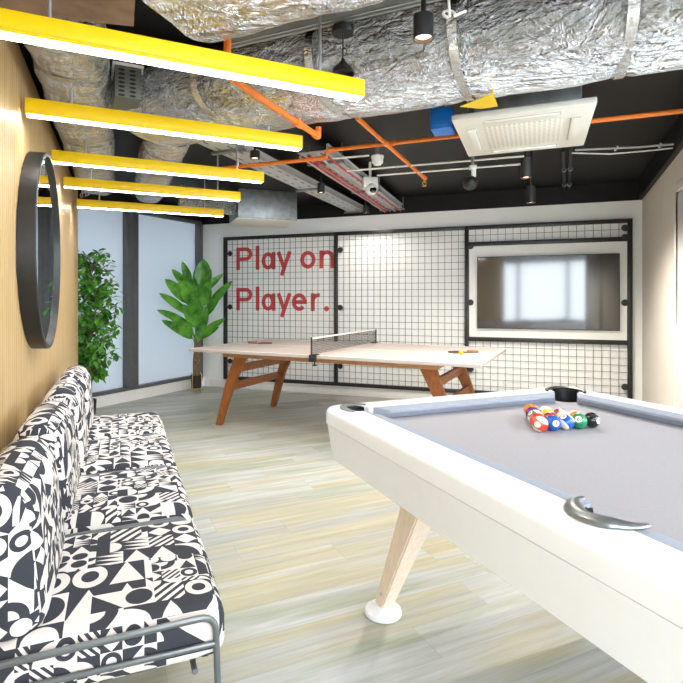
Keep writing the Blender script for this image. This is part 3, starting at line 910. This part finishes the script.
for (c0, z0_), (c1_, z1_), ry, wd in spec:
    if c1_ < 180: ry -= .15; c1_ = 196+(c1_-196)*.84
    st = Vector((qx(c0)*.55, random.uniform(-.03, .02), max(.62, qz(z0_)-.10))); b_ = Vector((qx(c0), ry*.3, qz(z0_))); tp_ = Vector((qx(c1_), ry, qz(z1_)))
    m.tube([Vector((st.x*.4, st.y, st.z-.05)), st, b_], [.007, .006, .005], 6)
    d = tp_-b_; L_ = d.length; d.normalize()
    W_ = wd/4.71/525*7.1*.84
    vdir = Vector((random.uniform(-.35, .35), -1, random.uniform(.1, .5)))
    side = d.cross(vdir).normalized(); rows_ = []; p = b_.copy(); bend_ = .35
    d0_ = (d+vdir*-.12+Vector((0, 0, bend_*.4))).normalized(); n_ = 10
    for k in range(n_+1):
        s_ = k/n_; w_ = W_*.5*max(.04, math.sin(PI*min(1, s_**.85))**.62)
        nr = side.cross(d0_).normalized()
        if nr.y > 0: nr = -nr
        rows_.append([p-side*w_+nr*w_*.22, p-side*w_*.5+nr*w_*.07, p, p+side*w_*.5+nr*w_*.07, p+side*w_+nr*w_*.22])
        d0_ = (d0_+Vector((0, 0, -bend_*.8/n_))+vdir.normalized()*(.24/n_)).normalized(); p = p+d0_*(L_/n_)
    m.loft(rows_, cap=False, closed=False)
m.build('foliage', 'leaf_big', pl, smooth=60)
# small-leaved tree behind the end of the slatted wall
tc = Vector((-2.495, 5.65, 0))
tr = thing('small_leaf_tree', 'small-leaved green tree behind the end of the slat wall by the frosted window', 'plant', tc)
m = MB(); m.lathe([(0, .0), (.055, .0), (.066, .16), (.061, .16), (.058, .14), (0, .14)], n=24); m.build('pot', 'pot', tr)
tk = MB(); fo = MB()
tk.tube([(0, 0, .16), (.01, .0, .5), (-.01, .01, .9), (.01, 0, 1.4)], [.018, .016, .013, .006], 8)
for k in range(105):
    z = random.uniform(.42, 1.76)
    rad = .33*math.sin(PI*min(.98, max(.06, (z-.26)/1.62)))**.6
    a = random.uniform(0, 2*PI)
    # oval crown, narrower towards the window
    tip_ = Vector((math.cos(a)*rad, math.sin(a)*rad*.72, 0)); tip_ = Matrix.Rotation(R(-45), 4, 'Z') @ tip_
    if tip_.dot(wn) < -.15: tip_ *= .6
    else: tip_ += wn*.05
    s0 = Vector((0, 0, max(.4, z-.22))); s1 = Vector((tip_.x, tip_.y, z))
    tk.tube([s0, (s0+s1)/2+Vector((0, 0, .04)), s1], [.005, .004, .002], 5)
    for q in range(15):
        f_ = random.uniform(.35, 1.02); p_ = s0.lerp(s1, f_)+Vector((random.uniform(-.05, .05), random.uniform(-.04, .04), random.uniform(-.05, .06)))
        d = Vector((random.uniform(-1, 1), random.uniform(-1, .4), random.uniform(-.7, .5)))
        wp_ = tc+p_+d.normalized()*.07
        if (wp_.y < 5.35 and wp_.x < -2.40) or (tc.y+p_.y < 5.35 and tc.x+p_.x < -2.40) or min((wp_-WW(5.5)).dot(wn), (tc+p_-WW(5.5)).dot(wn)) < .06: continue
        leaf(fo, p_, d, random.uniform(.065, .105), random.uniform(.034, .05), .5, random.uniform(-.8, .8), 3, .25)
tk.build('trunk', 'bark', tr); fo.build('foliage', 'leaf_small', tr, smooth=60)

# ------------------------------------------------------------------ ceiling services
def duct(label, a, b_, hw_, hh, zc, bands, amp=.012, seed=0.0, nl=150, na=40, flat=2.6, caps=True):
    """foil-wrapped air duct from a to b (plan points), superellipse section"""
    a, b_ = Vector((*a, zc)), Vector((*b_, zc)); L = (b_-a).length
    t = thing('air_duct', label, 'duct', a, math.atan2((b_-a).y, (b_-a).x))
    rings = []
    for i in range(nl+1):
        x = L*i/nl; ring = []
        pin = sum(math.exp(-((x-bx)/.035)**2) for bx in bands)
        for k in range(na):
            th_ = 2*PI*k/na; c, s_ = math.cos(th_), math.sin(th_)
            y = hw_*math.copysign(abs(c)**(2/flat), c); z = hh*math.copysign(abs(s_)**(2/flat), s_)
            n_ = noise.noise(Vector((x*5+seed, y*9, z*9)))*.7+noise.noise(Vector((x*16+seed, y*8, z*8)))*.5+noise.noise(Vector((x*2.2, y*3+seed, z*3)))*.9
            bulge = 1+(n_*amp-pin*.012-.004)/max(hw_, hh)
            zz = z*bulge
            zz = min(zz, CEIL-zc-.004)
            ring.append((x, y*bulge, zz))
        rings.append(ring)
    m = MB(); m.loft(rings, caps); m.build('wrapping', 'foil', t, smooth=50)
    for bx in bands:
        if bx < .03 or bx > L-.03: continue
        m = MB(); rg = []
        for x in (bx-.018, bx+.018):
            rg.append([(x, (hw_-.006)*math.copysign(abs(math.cos(2*PI*k/na))**(2/flat), math.cos(2*PI*k/na)), min((hh-.006)*math.copysign(abs(math.sin(2*PI*k/na))**(2/flat), math.sin(2*PI*k/na)), CEIL-zc-.006)) for k in range(na)])
        m.loft(rg, False); m.build('tape_band', 'foil_tape', t, smooth=50)
    return t
DE = Vector((.914, -.405, 0)); DN = Vector((-.405, -.914, 0))
c1 = Vector((.43, 2.345, 0))
a1, b1 = c1-DE*1.55, c1+DE*2.6
wide = duct('wide silver foil air duct crossing the ceiling above the pool table', (a1.x, a1.y), (b1.x, b1.y),   .315, .165, 2.30, [.55, 1.15, 1.75, 2.35, 2.95, 3.5], amp=.014, seed=1)
c2 = c1+DN*.91+Vector((0, 0, 0))
a2, b2_ = c2-DE*.62, c2+DE*2.4
duct('silver foil air duct nearest the camera at the top edge', (a2.x, a2.y), (b2_.x, b2_.y), .30, .165, 2.325, [.7, 1.4, 2.1], amp=.016, seed=9)
# duct running along the slatted wall
def wp(d, offn): 
    q = Vector((WX(d), d, 0))+WN*offn; return (q.x, q.y)
duct('silver foil air duct running along the top of the wooden slat wall', wp(1.75, .20), wp(4.75, .20), .155, .15, 2.335, [.5, 1.0, 1.6, 2.2], amp=.018, seed=17, flat=3.2)
duct('silver foil air duct running back between the slat wall duct and the cable trays', wp(3.05, .70), wp(5.0, .66), .15, .14, 2.335, [.4, .9, 1.4], amp=.016, seed=23)
# added board above the nearest lamp, its brown imitating reflections in foil
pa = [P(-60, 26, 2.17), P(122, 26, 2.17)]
sb = MB().prism([wp(.35, .01), wp(1.72, .01), wp(1.66, .45), wp(.30, .45)], 2.185, 2.215).build('foil_reflection_board', 'foil_reflection_brown', smooth=0)
tag(sb, 'brown streaked board imitating foil reflections above the nearest yellow lamp by the slat wall', 'board')

# fan coil unit with its flexible duct
ub = Vector((-.80, 6.28, 0)); uang = R(20)
un = thing('fan_coil_unit', 'grey metal fan coil box hanging under the ceiling over the broad-leaved plant', 'ventilation unit', ub+Vector((0, 0, 2.155)), uang)
MB().box((.09, .0, .171), (.70, .55, .34), bev=.004).build('casing', 'dark_galv', un)
MB().box((.09, .0, -.004), (.74, .60, .010), bev=.002).build('base_tray', 'cream_plastic', un)
m = MB(); m.box((.441, 0, .17), (.004, .50, .30)); m.build('side_panel', 'galv', un)
for x in (-.2, .38): MB().cyl((x, -.24, .342), (x, -.24, CEIL-2.155-.001), .006, 8).build('hanging_rod', 'galv', un)
fa = ub+Matrix.Rotation(uang, 3, 'Z') @ Vector((-.27, -.08, 0))
fx = thing('flexible_duct', 'crinkled silver flexible duct joining the grey fan coil box from the left', 'duct', (fa.x, fa.y, 2.33), 0)
m = MB(); pts = []; rs_ = []
for k in range(61):
    s_ = k/60; pts.append(Vector((-.0-.46*s_, -.62*s_-.14*math.sin(PI*s_), -.02*math.sin(PI*s_)))); rs_.append(.115+.006*math.sin(k*1.9))
m.tube(pts, rs_, 24); m.build('sleeve', 'foil', fx)

# cable trays
def tray(label, pts2, w, cables, matn='galv'):
    a, b_ = pts2; L = (b_-a).length; ang = math.atan2((b_-a).y, (b_-a).x)
    t = thing('cable_tray', label, 'cable tray', a, ang)
    m = MB()
    m.box((L/2, 0, .002), (L, w, .004))
    m.box((L/2, w/2-.002, .025), (L, .004, .05)); m.box((L/2, -w/2+.002, .025), (L, .004, .05))
    m.box((L/2, w/2+.006, .05), (L, .016, .004)); m.box((L/2, -w/2-.006, .05), (L, .016, .004))
    m.build('tray', 'galv_slot', t, smooth=0)
    for x in (.3, L*.5, L-.35):
        m = MB(); m.box((x, 0, -.012), (.04, w+.07, .018))
        for s in (-1, 1): m.cyl((x, s*(w/2+.02), -.01), (x, s*(w/2+.02), CEIL-a.z-.001), .005, 8)
        m.build('hanger', 'dark_galv', t)
    for y, mt, z in cables:
        c = MB(); c.tube([(L*k/14, y+.004*math.sin(k*1.7+y*90), z+.002*math.sin(k*2.3)) for k in range(15)], .008, 8); c.build('cable', mt, t)
    return t
tray('left grey cable tray running back under the black ceiling', (P(205, 139, 2.36), P(364, 215, 2.36)), .22, [(-.05, 'grey_cable', .013), (.02, 'grey_cable', .013), (.06, 'rubber_black', .013)])
tray('right cable tray with red cables clipped under it', (P(312, 152, 2.36), P(398, 213, 2.36)), .24, [(-.10, 'red_cable', -.029), (-.03, 'grey_cable', -.029), (.03, 'red_cable', -.029), (.075, 'red_cable', -.029), (.10, 'grey_cable', -.029)])
# channels above, between the two ducts
def channel(label, a, b_, w=.041, h=.041):
    L = (b_-a).length; t = thing('steel_channel', label, 'channel', a, math.atan2((b_-a).y, (b_-a).x))
    m = MB(); m.box((L/2, 0, h-.0015), (L, w, .003)); m.box((L/2, w/2-.0015, h/2), (L, .003, h)); m.box((L/2, -w/2+.0015, h/2), (L, .003, h))
    m.box((L/2, w/2-.006, .0015), (L, .012, .003)); m.box((L/2, -w/2+.006, .0015), (L, .012, .003))
    m.build('profile', 'galv_slot', t, smooth=0)
    for x in (.2, L-.2): MB().cyl((x, 0, h), (x, 0, CEIL-a.z-.001), .005, 8).build('hanging_rod', 'galv', t)
    return t
g0 = c1+DN*.40
ch1 = channel('steel channel nearer the camera between the two foil ducts', g0+DN*.10-DE*.75+Vector((0, 0, 2.35)), g0+DN*.10+DE*1.7+Vector((0, 0, 2.35)))
ch2 = channel('steel channel against the wide foil duct', g0-DN*.01-DE*.75+Vector((0, 0, 2.34)), g0-DN*.01+DE*1.7+Vector((0, 0, 2.34)))

# orange sprinkler pipes
def pipe(name, label, cat, pts, r, mat, fit=(), fitmat=None):
    o_ = Vector(pts[0]); t = thing(name, label, cat, o_)
    m = MB(); m.tube([Vector(p)-o_ for p in pts], r, 12); m.build('pipe', mat, t)
    for p, q in fit:
        m = MB(); m.cyl(Vector(p)-o_, Vector(q)-o_, r*1.35, 12); m.build('fitting', fitmat or mat, t)
    return t
zp = 2.37
p_r = P(700, 109, zp); p_l = P(326, 150.5, zp); p_j = P(392, 145, zp)
p_j = p_l.lerp(p_r, (p_j-p_l).length/(p_r-p_l).length)
dn = Vector((p_l.x, p_l.y, zp-.055)); lo_ = P(190, 171.5, zp-.055); u_ = (p_r-p_l).normalized()
mp = pipe('sprinkler_pipe', 'long orange sprinkler pipe running across behind the ceiling air conditioner', 'pipe', [p_r, p_l+u_*.02, p_l, dn, dn-u_*.02, lo_], .0155, 'orange',
     [(p_j-u_*.03, p_j+u_*.03), (p_l+u_*.02, p_l+u_*.07), (dn-u_*.02, dn-u_*.07)])
bq = [P(357, 118, zp-.0335), P(425, 178.5, zp-.0335)]
bv = (bq[1]-bq[0]).normalized(); mid_ = bq[0]+bv*.55
bpipe = pipe('sprinkler_pipe', 'orange branch pipe crossing under the long orange pipe towards the white camera', 'pipe', bq, .0155, 'orange', [(bq[0].lerp(bq[1], .30), bq[0].lerp(bq[1], .34)), (bq[1]-bv*.05, bq[1])])
so = bq[1]-bv*.022-bq[0]
m = MB(); m.cyl(so+Vector((0, 0, -.0145)), so+Vector((0, 0, -.04)), .012, 12); sp = m.build('sprinkler_head', 'brass', bpipe)
sp['label'] = 'brass sprinkler head'
m = MB(); m.T = Matrix.Translation(so); m.tube([(-.014, 0, -.03), (-.016, 0, -.055), (0, 0, -.07), (.016, 0, -.055), (.014, 0, -.03)], .004, 6); m.lathe([(0, 0), (.022, 0), (.022, .003), (0, .004)], (0, 0, -.075), 14); m.build('deflector', 'brass', sp)
zq = 2.115
q0, q1 = P(247, 89, zq), P(318.5, 136.5, zq)
qv = (q1-q0).normalized(); q00 = q0-qv*.14
pipe('sprinkler_pipe', 'short orange pipe under the wide foil duct behind the nearest yellow lamp', 'pipe', [q00+Vector((0, 0, .2)), q00, q0, q1, q1+Vector((0, 0, .05))], .0155, 'orange', [(q1-qv*.05, q1-qv*.01), (q0.lerp(q1, .62), q0.lerp(q1, .7))])
# pale conduits
def conduit(label, pts, r=.008, mat='cream_plastic'):
    return pipe('conduit', label, 'conduit', pts, r, mat, [(Vector(pts[0]).lerp(Vector(pts[-1]), f), Vector(pts[0]).lerp(Vector(pts[-1]), f+.012)) for f in (.3, .6, .85)], 'galv')
zc_ = 2.33
conduit('upper pale conduit running left from the track spots under the black ceiling', [P(347, 171, zc_), P(524, 156, zc_)])
conduit('lower pale conduit running left from the track spots under the black ceiling', [P(377, 175.5, zc_), P(528, 163.5, zc_)])
conduit('short pale conduit beside the white smoke detector', [P(329, 159, 2.35), P(369, 155.5, 2.35)])
conduit('grey conduit leading right from the air conditioner to the right wall', [P(575, 150, 2.36), P(640, 147, 2.36), P(720, 140, 2.36)], .008, 'grey_cable')
conduit('pale cable running right from the air conditioner below the grey conduit', [P(572, 153, 2.34), P(610, 154, 2.33), P(650, 150.5, 2.34), P(720, 143, 2.34)], .006, 'tape')
conduit('black conduit running on the ceiling behind the air conditioner, left of its twin', [P(563.5, 150, CEIL-.03), P(564.5, 200, CEIL-.03)], .016, 'black_metal')
conduit('black conduit running on the ceiling behind the air conditioner, right of its twin', [P(571.5, 148, CEIL-.03), P(568.5, 200, CEIL-.03)], .016, 'black_metal')

# ceiling cassette air conditioner
zk = 2.212
A_, B_, D_ = P(449, 117, zk), P(597, 98, zk), P(468, 157, zk)
ex = (B_-A_); Wk = ex.length; ex.normalize(); ey = Vector((-ex.y, ex.x, 0)); Dk = (D_-A_).length
Wk, Dk = .71, .78
ac = thing('air_conditioner', 'white square ceiling cassette air conditioner under the foil duct', 'air conditioner', A_+ex*.357+ey*.465, math.atan2(ex.y, ex.x))
m = MB(); m.box((0, 0, .018), (Wk, Dk, .036), bev=.008, seg=3); m.build('fascia', 'cream_plastic', ac)
MB().box((0, 0, -.002), (Wk-.30, Dk-.34, .008), bev=.002).build('intake_grille', 'grille', ac)
m = MB()
for s in (-1, 1):
    m.box((s*(Wk/2-.085), 0, -.001), (.05, Dk-.36, .004)); m.box((0, s*(Dk/2-.085), -.001), (Wk-.32, .05, .004))
m.build('air_slot', 'grey_cable', ac, smooth=0)
for s in (-1, 1):
    MB().box((s*(Wk/2-.083), 0, -.006), (.044, Dk-.37, .008), bev=.002).build('louvre', 'cream_plastic', ac)
    MB().box((0, s*(Dk/2-.083), -.006), (Wk-.33, .044, .008), bev=.002).build('louvre', 'cream_plastic', ac)
MB().box((.02, .09, .036+.115), (Wk-.16, Dk-.24, .22), bev=.004).build('casing', 'galv', ac)
for sx in (-1, 1):
    for sy in (-1, 1):
        m = MB(); m.box((sx*(Wk/2-.07), sy*.18+.10, .10), (.06, .05, .012)); m.cyl((sx*(Wk/2-.05), sy*.18+.10, .06), (sx*(Wk/2-.05), sy*.18+.10, CEIL-zk-.001), .005, 8)
        m.build('hanging_bracket', 'dark_galv', ac)
bx = P(445, 123, 2.28)
bb = thing('junction_box', 'bright blue plastic box left of the ceiling air conditioner', 'box', bx+Vector((-.005, .02, -.03)), math.atan2(ex.y, ex.x))
MB().box((-.01, .05, .06), (.13, .16, .13), bev=.012).build('casing', 'blue', bb); MB().box((-.01, -.032, .06), (.10, .008, .09), bev=.003).build('lid', 'blue', bb)
MB().box((-.01, .05, .172), (.03, .03, CEIL-2.25-.127)).build('bracket', 'dark_galv', bb)
# yellow patch on the duct
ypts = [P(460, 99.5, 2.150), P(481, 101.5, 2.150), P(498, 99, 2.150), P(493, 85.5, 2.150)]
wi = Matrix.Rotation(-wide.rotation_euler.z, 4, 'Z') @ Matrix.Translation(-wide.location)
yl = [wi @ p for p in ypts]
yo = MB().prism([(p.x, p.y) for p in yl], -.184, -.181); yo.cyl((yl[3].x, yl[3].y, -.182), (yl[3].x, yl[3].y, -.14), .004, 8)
yo.build('yellow_sheet', 'yellow', wide, smooth=0)['label'] = 'yellow triangular sheet under the duct'

# spot lamps
def spot(label, px, top, bot, d, r, power, tilt=0.0, stem=True, watt=26):
    zt, zb = H+(HY-top)/F*d, H+(HY-bot)/F*d
    x = (px-CX)/F*d
    t = thing('spot_lamp', label, 'lamp', (x, d, zb))
    hgt = zt-zb
    m = MB(); m.lathe([(0, hgt*.4), (r*.88, hgt*.4), (r*.88, 0), (r, 0), (r, hgt-.004), (r-.004, hgt), (0, hgt)], n=28)
    m.build('housing', 'black_metal', t)
    MB().lathe([(0, .006), (r*.6, .008), (r*.82, .013), (r*.82, .016), (0, .016)], n=24).build('bulb', 'lamp_warm', t)
    if stem: MB().cyl((0, 0, hgt), (0, 0, CEIL-zb-.001), .009, 10).build('stem', 'black_metal', t)
    l = bpy.data.lights.new('spot light', 'SPOT'); l.energy = watt; l.color = (1, .92, .82); l.spot_size = R(155); l.spot_blend = .6; l.shadow_soft_size = .02
    lo2 = bpy.data.objects.new('lamp_light', l); C.objects.link(lo2); lo2.parent = t; lo2.location = (0, 0, .001)
    return t
spot('large black ceiling spot lamp in front of the wide foil duct', 423.5, 15, 39, 1.80, .035, 1, watt=8)
spot('black spot lamp behind the air conditioner, the upper of two', 526, 158, 178, 3.60, .036, 1, watt=50)
spot('small black spot lamp hanging lowest behind the air conditioner', 531, 186, 203, 4.3, .036, 1, watt=75)
spot('black spot lamp on the left cable tray, nearer of the two', 321, 183, 193, 4.95, .035, 1, watt=20)
spot('black spot lamp on the left cable tray, farther of the two', 366, 206, 213, 6.2, .035, 1, watt=15)
spot('black spot lamp beside the second yellow lamp', 255, 151, 159, 3.75, .035, 1, watt=24)
# black pendant
d = 2.12; x = (343-CX)/F*d
pd = thing('pendant_lamp', 'black pendant lamp with round ceiling plate behind the nearest yellow lamp', 'lamp', (x, d, 2.115))
# sits just in front of the wide duct
d2 = 2.085; pd.location = ((343-CX)/F*d2, d2, 0)
zt = H+(HY-33)/F*d2; zm = H+(HY-62)/F*d2
MB().lathe([(0, zt-.004), (.042, zt-.004), (.045, zt+.004), (.045, zt+.022), (0, zt+.022)], n=28).build('ceiling_plate', 'black_metal', pd)
MB().cyl((0, 0, zm), (0, 0, zt), .003, 8).build('cord', 'black_metal', pd)
MB().lathe([(.008, zm+.012), (.012, zm), (.042, zm-.03), (.046, zm-.05), (.043, zm-.05), (.038, zm-.03), (0, zm-.01)], n=28).build('lamp_shade', 'black_metal', pd)
MB().cyl((0, 0, zt+.022), (0, 0, 2.339), .012, 10).build('stem', 'black_metal', pd)

# detector, camera, speaker
q = P(377.5, 165, 2.29)
sd = thing('smoke_detector', 'white round smoke detector hanging under the crossing of the orange pipes', 'detector', q)
MB().lathe([(0, 0), (.03, .0), (.034, .012), (.044, .016), (.046, .05), (.05, .054), (.05, .07), (0, .07)], n=28).build('body', 'white_metal', sd)
m = MB(); m.cyl((0, 0, .07), (0, 0, CEIL-2.29-.001), .016, 12); m.build('stem', 'galv', sd)
q = P(370, 193, 2.215)
cm = thing('security_camera', 'white ceiling security camera with black lens above the wire grid', 'camera', q, R(5))
MB().box((0, 0, .09), (.14, .10, .10), bev=.012).build('housing', 'white_metal', cm)
m = MB(); m.sphere((.008, -.03, .028), .055, 24, 14); m.build('dome', 'white_metal', cm)
m = MB(); m.T = Matrix.Translation((.014, -.078, .016)) @ Matrix.Rotation(R(65), 4, 'X'); m.lathe([(0, -.01), (.03, -.01), (.03, .006), (.022, .012), (0, .012)], n=20); m.build('lens', 'dark_glass', cm)
MB().cyl((0, 0, .138), (0, 0, CEIL-2.215-.001), .012, 10).build('stem', 'white_metal', cm)
d = 4.0; q = Vector(((470-CX)/F*d, d, H+(HY-183)/F*d))
bs = thing('ball_speaker', 'black ball-shaped speaker hanging left of the spot lamps under the ceiling', 'speaker', q)
MB().sphere((0, 0, 0), .056, 28, 18).build('body', 'black_metal', bs)
m = MB(); m.box((.028, .0, .075), (.03, .03, .06), bev=.003); m.box((.02, .0, .118), (.05, .05, .03), bev=.003); m.build('bracket', 'white_metal', bs)
MB().cyl((.02, 0, .13), (.02, 0, CEIL-q.z-.001), .012, 10).build('stem', 'galv', bs)
# perforated vent box in the gap of the ducts by the slatted wall
q = P(120, 106, 2.20)
vb = thing('vent_box', 'small perforated metal vent box between the foil ducts above the second yellow lamp', 'vent', q, R(-66))
MB().box((0, .03, .08), (.26, .12, .16), bev=.003).build('casing', 'vent', vb); MB().box((0, .03, .155), (.28, .14, .012)).build('top_rail', 'white_metal', vb)
MB().box((0, .03, .23), (.03, .03, CEIL-2.20-.162)).build('bracket', 'dark_galv', vb)
# cable loops and brackets
def loop(label, px, py, d, r):
    q_ = Vector(((px-CX)/F*d, d, H+(HY-py)/F*d)); t = []
    for k in range(15):
        a = R(-40+310*k/14); t.append((r*math.cos(a)*1.2, .01*math.sin(a), r*math.sin(a)))
    t = [(t[0][0]+.04, 0, t[0][2]+.02)]+t+[(t[-1][0]-.02, 0, CEIL-q_.z-.002)]
    o = MB().tube(t, .0045, 8).build('cable_loop', 'tape', loc=q_)
    tag(o, label, 'cable')
loop('white cable loop hanging above the farthest yellow lamp', 83, 195, 4.95, .022)
loop('white cable loop hanging beside the large ceiling spot lamp', 449, 14, 1.72, .016)

# ------------------------------------------------------------------ light, camera
w = bpy.data.worlds.new('World'); bpy.context.scene.world = w; w.use_nodes = True
bg = w.node_tree.nodes['Background']; bg.inputs[0].default_value = (.84, .93, 1.0, 1); bg.inputs[1].default_value = 4.6
# added fill lights, unseen behind the camera, to brighten the foreground
def panel(name, label, loc, sx, sy, watt):
    t = thing(name, label, 'lamp', loc)
    MB().box((0, 0, .02), (sx+.04, sy+.04, .038)).build('housing', 'white_metal', t, smooth=0)
    MB().box((0, 0, -.001), (sx, sy, .004)).build('diffuser', 'lamp_white', t, smooth=0)
    l = bpy.data.lights.new('area', 'AREA'); l.shape = 'RECTANGLE'; l.size = sx; l.size_y = sy; l.energy = watt; l.color = (1, .97, .93)
    o_ = bpy.data.objects.new('lamp_light', l); C.objects.link(o_); o_.parent = t; o_.location = (0, 0, -.01)
for i, (x, y, s_) in enumerate(((1.2, -.9, 'first'), (2.9, -.6, 'second'), (3.4, .9, 'third'))):
    panel('added_fill_panel', 'added square white fill light behind the camera, %s from the slat wall' % s_, (x, y, CEIL-.045), .6, .6, 14)

cam = bpy.data.cameras.new('Camera'); co = bpy.data.objects.new('Camera', cam); C.objects.link(co)
co.location = (0, 0, H); co.rotation_euler = (PI/2, 0, 0)
cam.sensor_width = 36; cam.lens = F/683*36; cam.shift_x = (341.5-CX)/683; cam.shift_y = (HY-341.5)/683; cam.clip_start = .02
sc = bpy.context.scene; sc.camera = co
sc.view_settings.view_transform = 'Standard'; sc.view_settings.look = 'None'; sc.view_settings.gamma = 1; sc.view_settings.use_curve_mapping = False
sc.view_settings.exposure = 1.2
sc.cycles.use_denoising = True
sc.cycles.max_bounces = 10; sc.cycles.diffuse_bounces = 6
sc.cycles.sample_clamp_indirect = 8
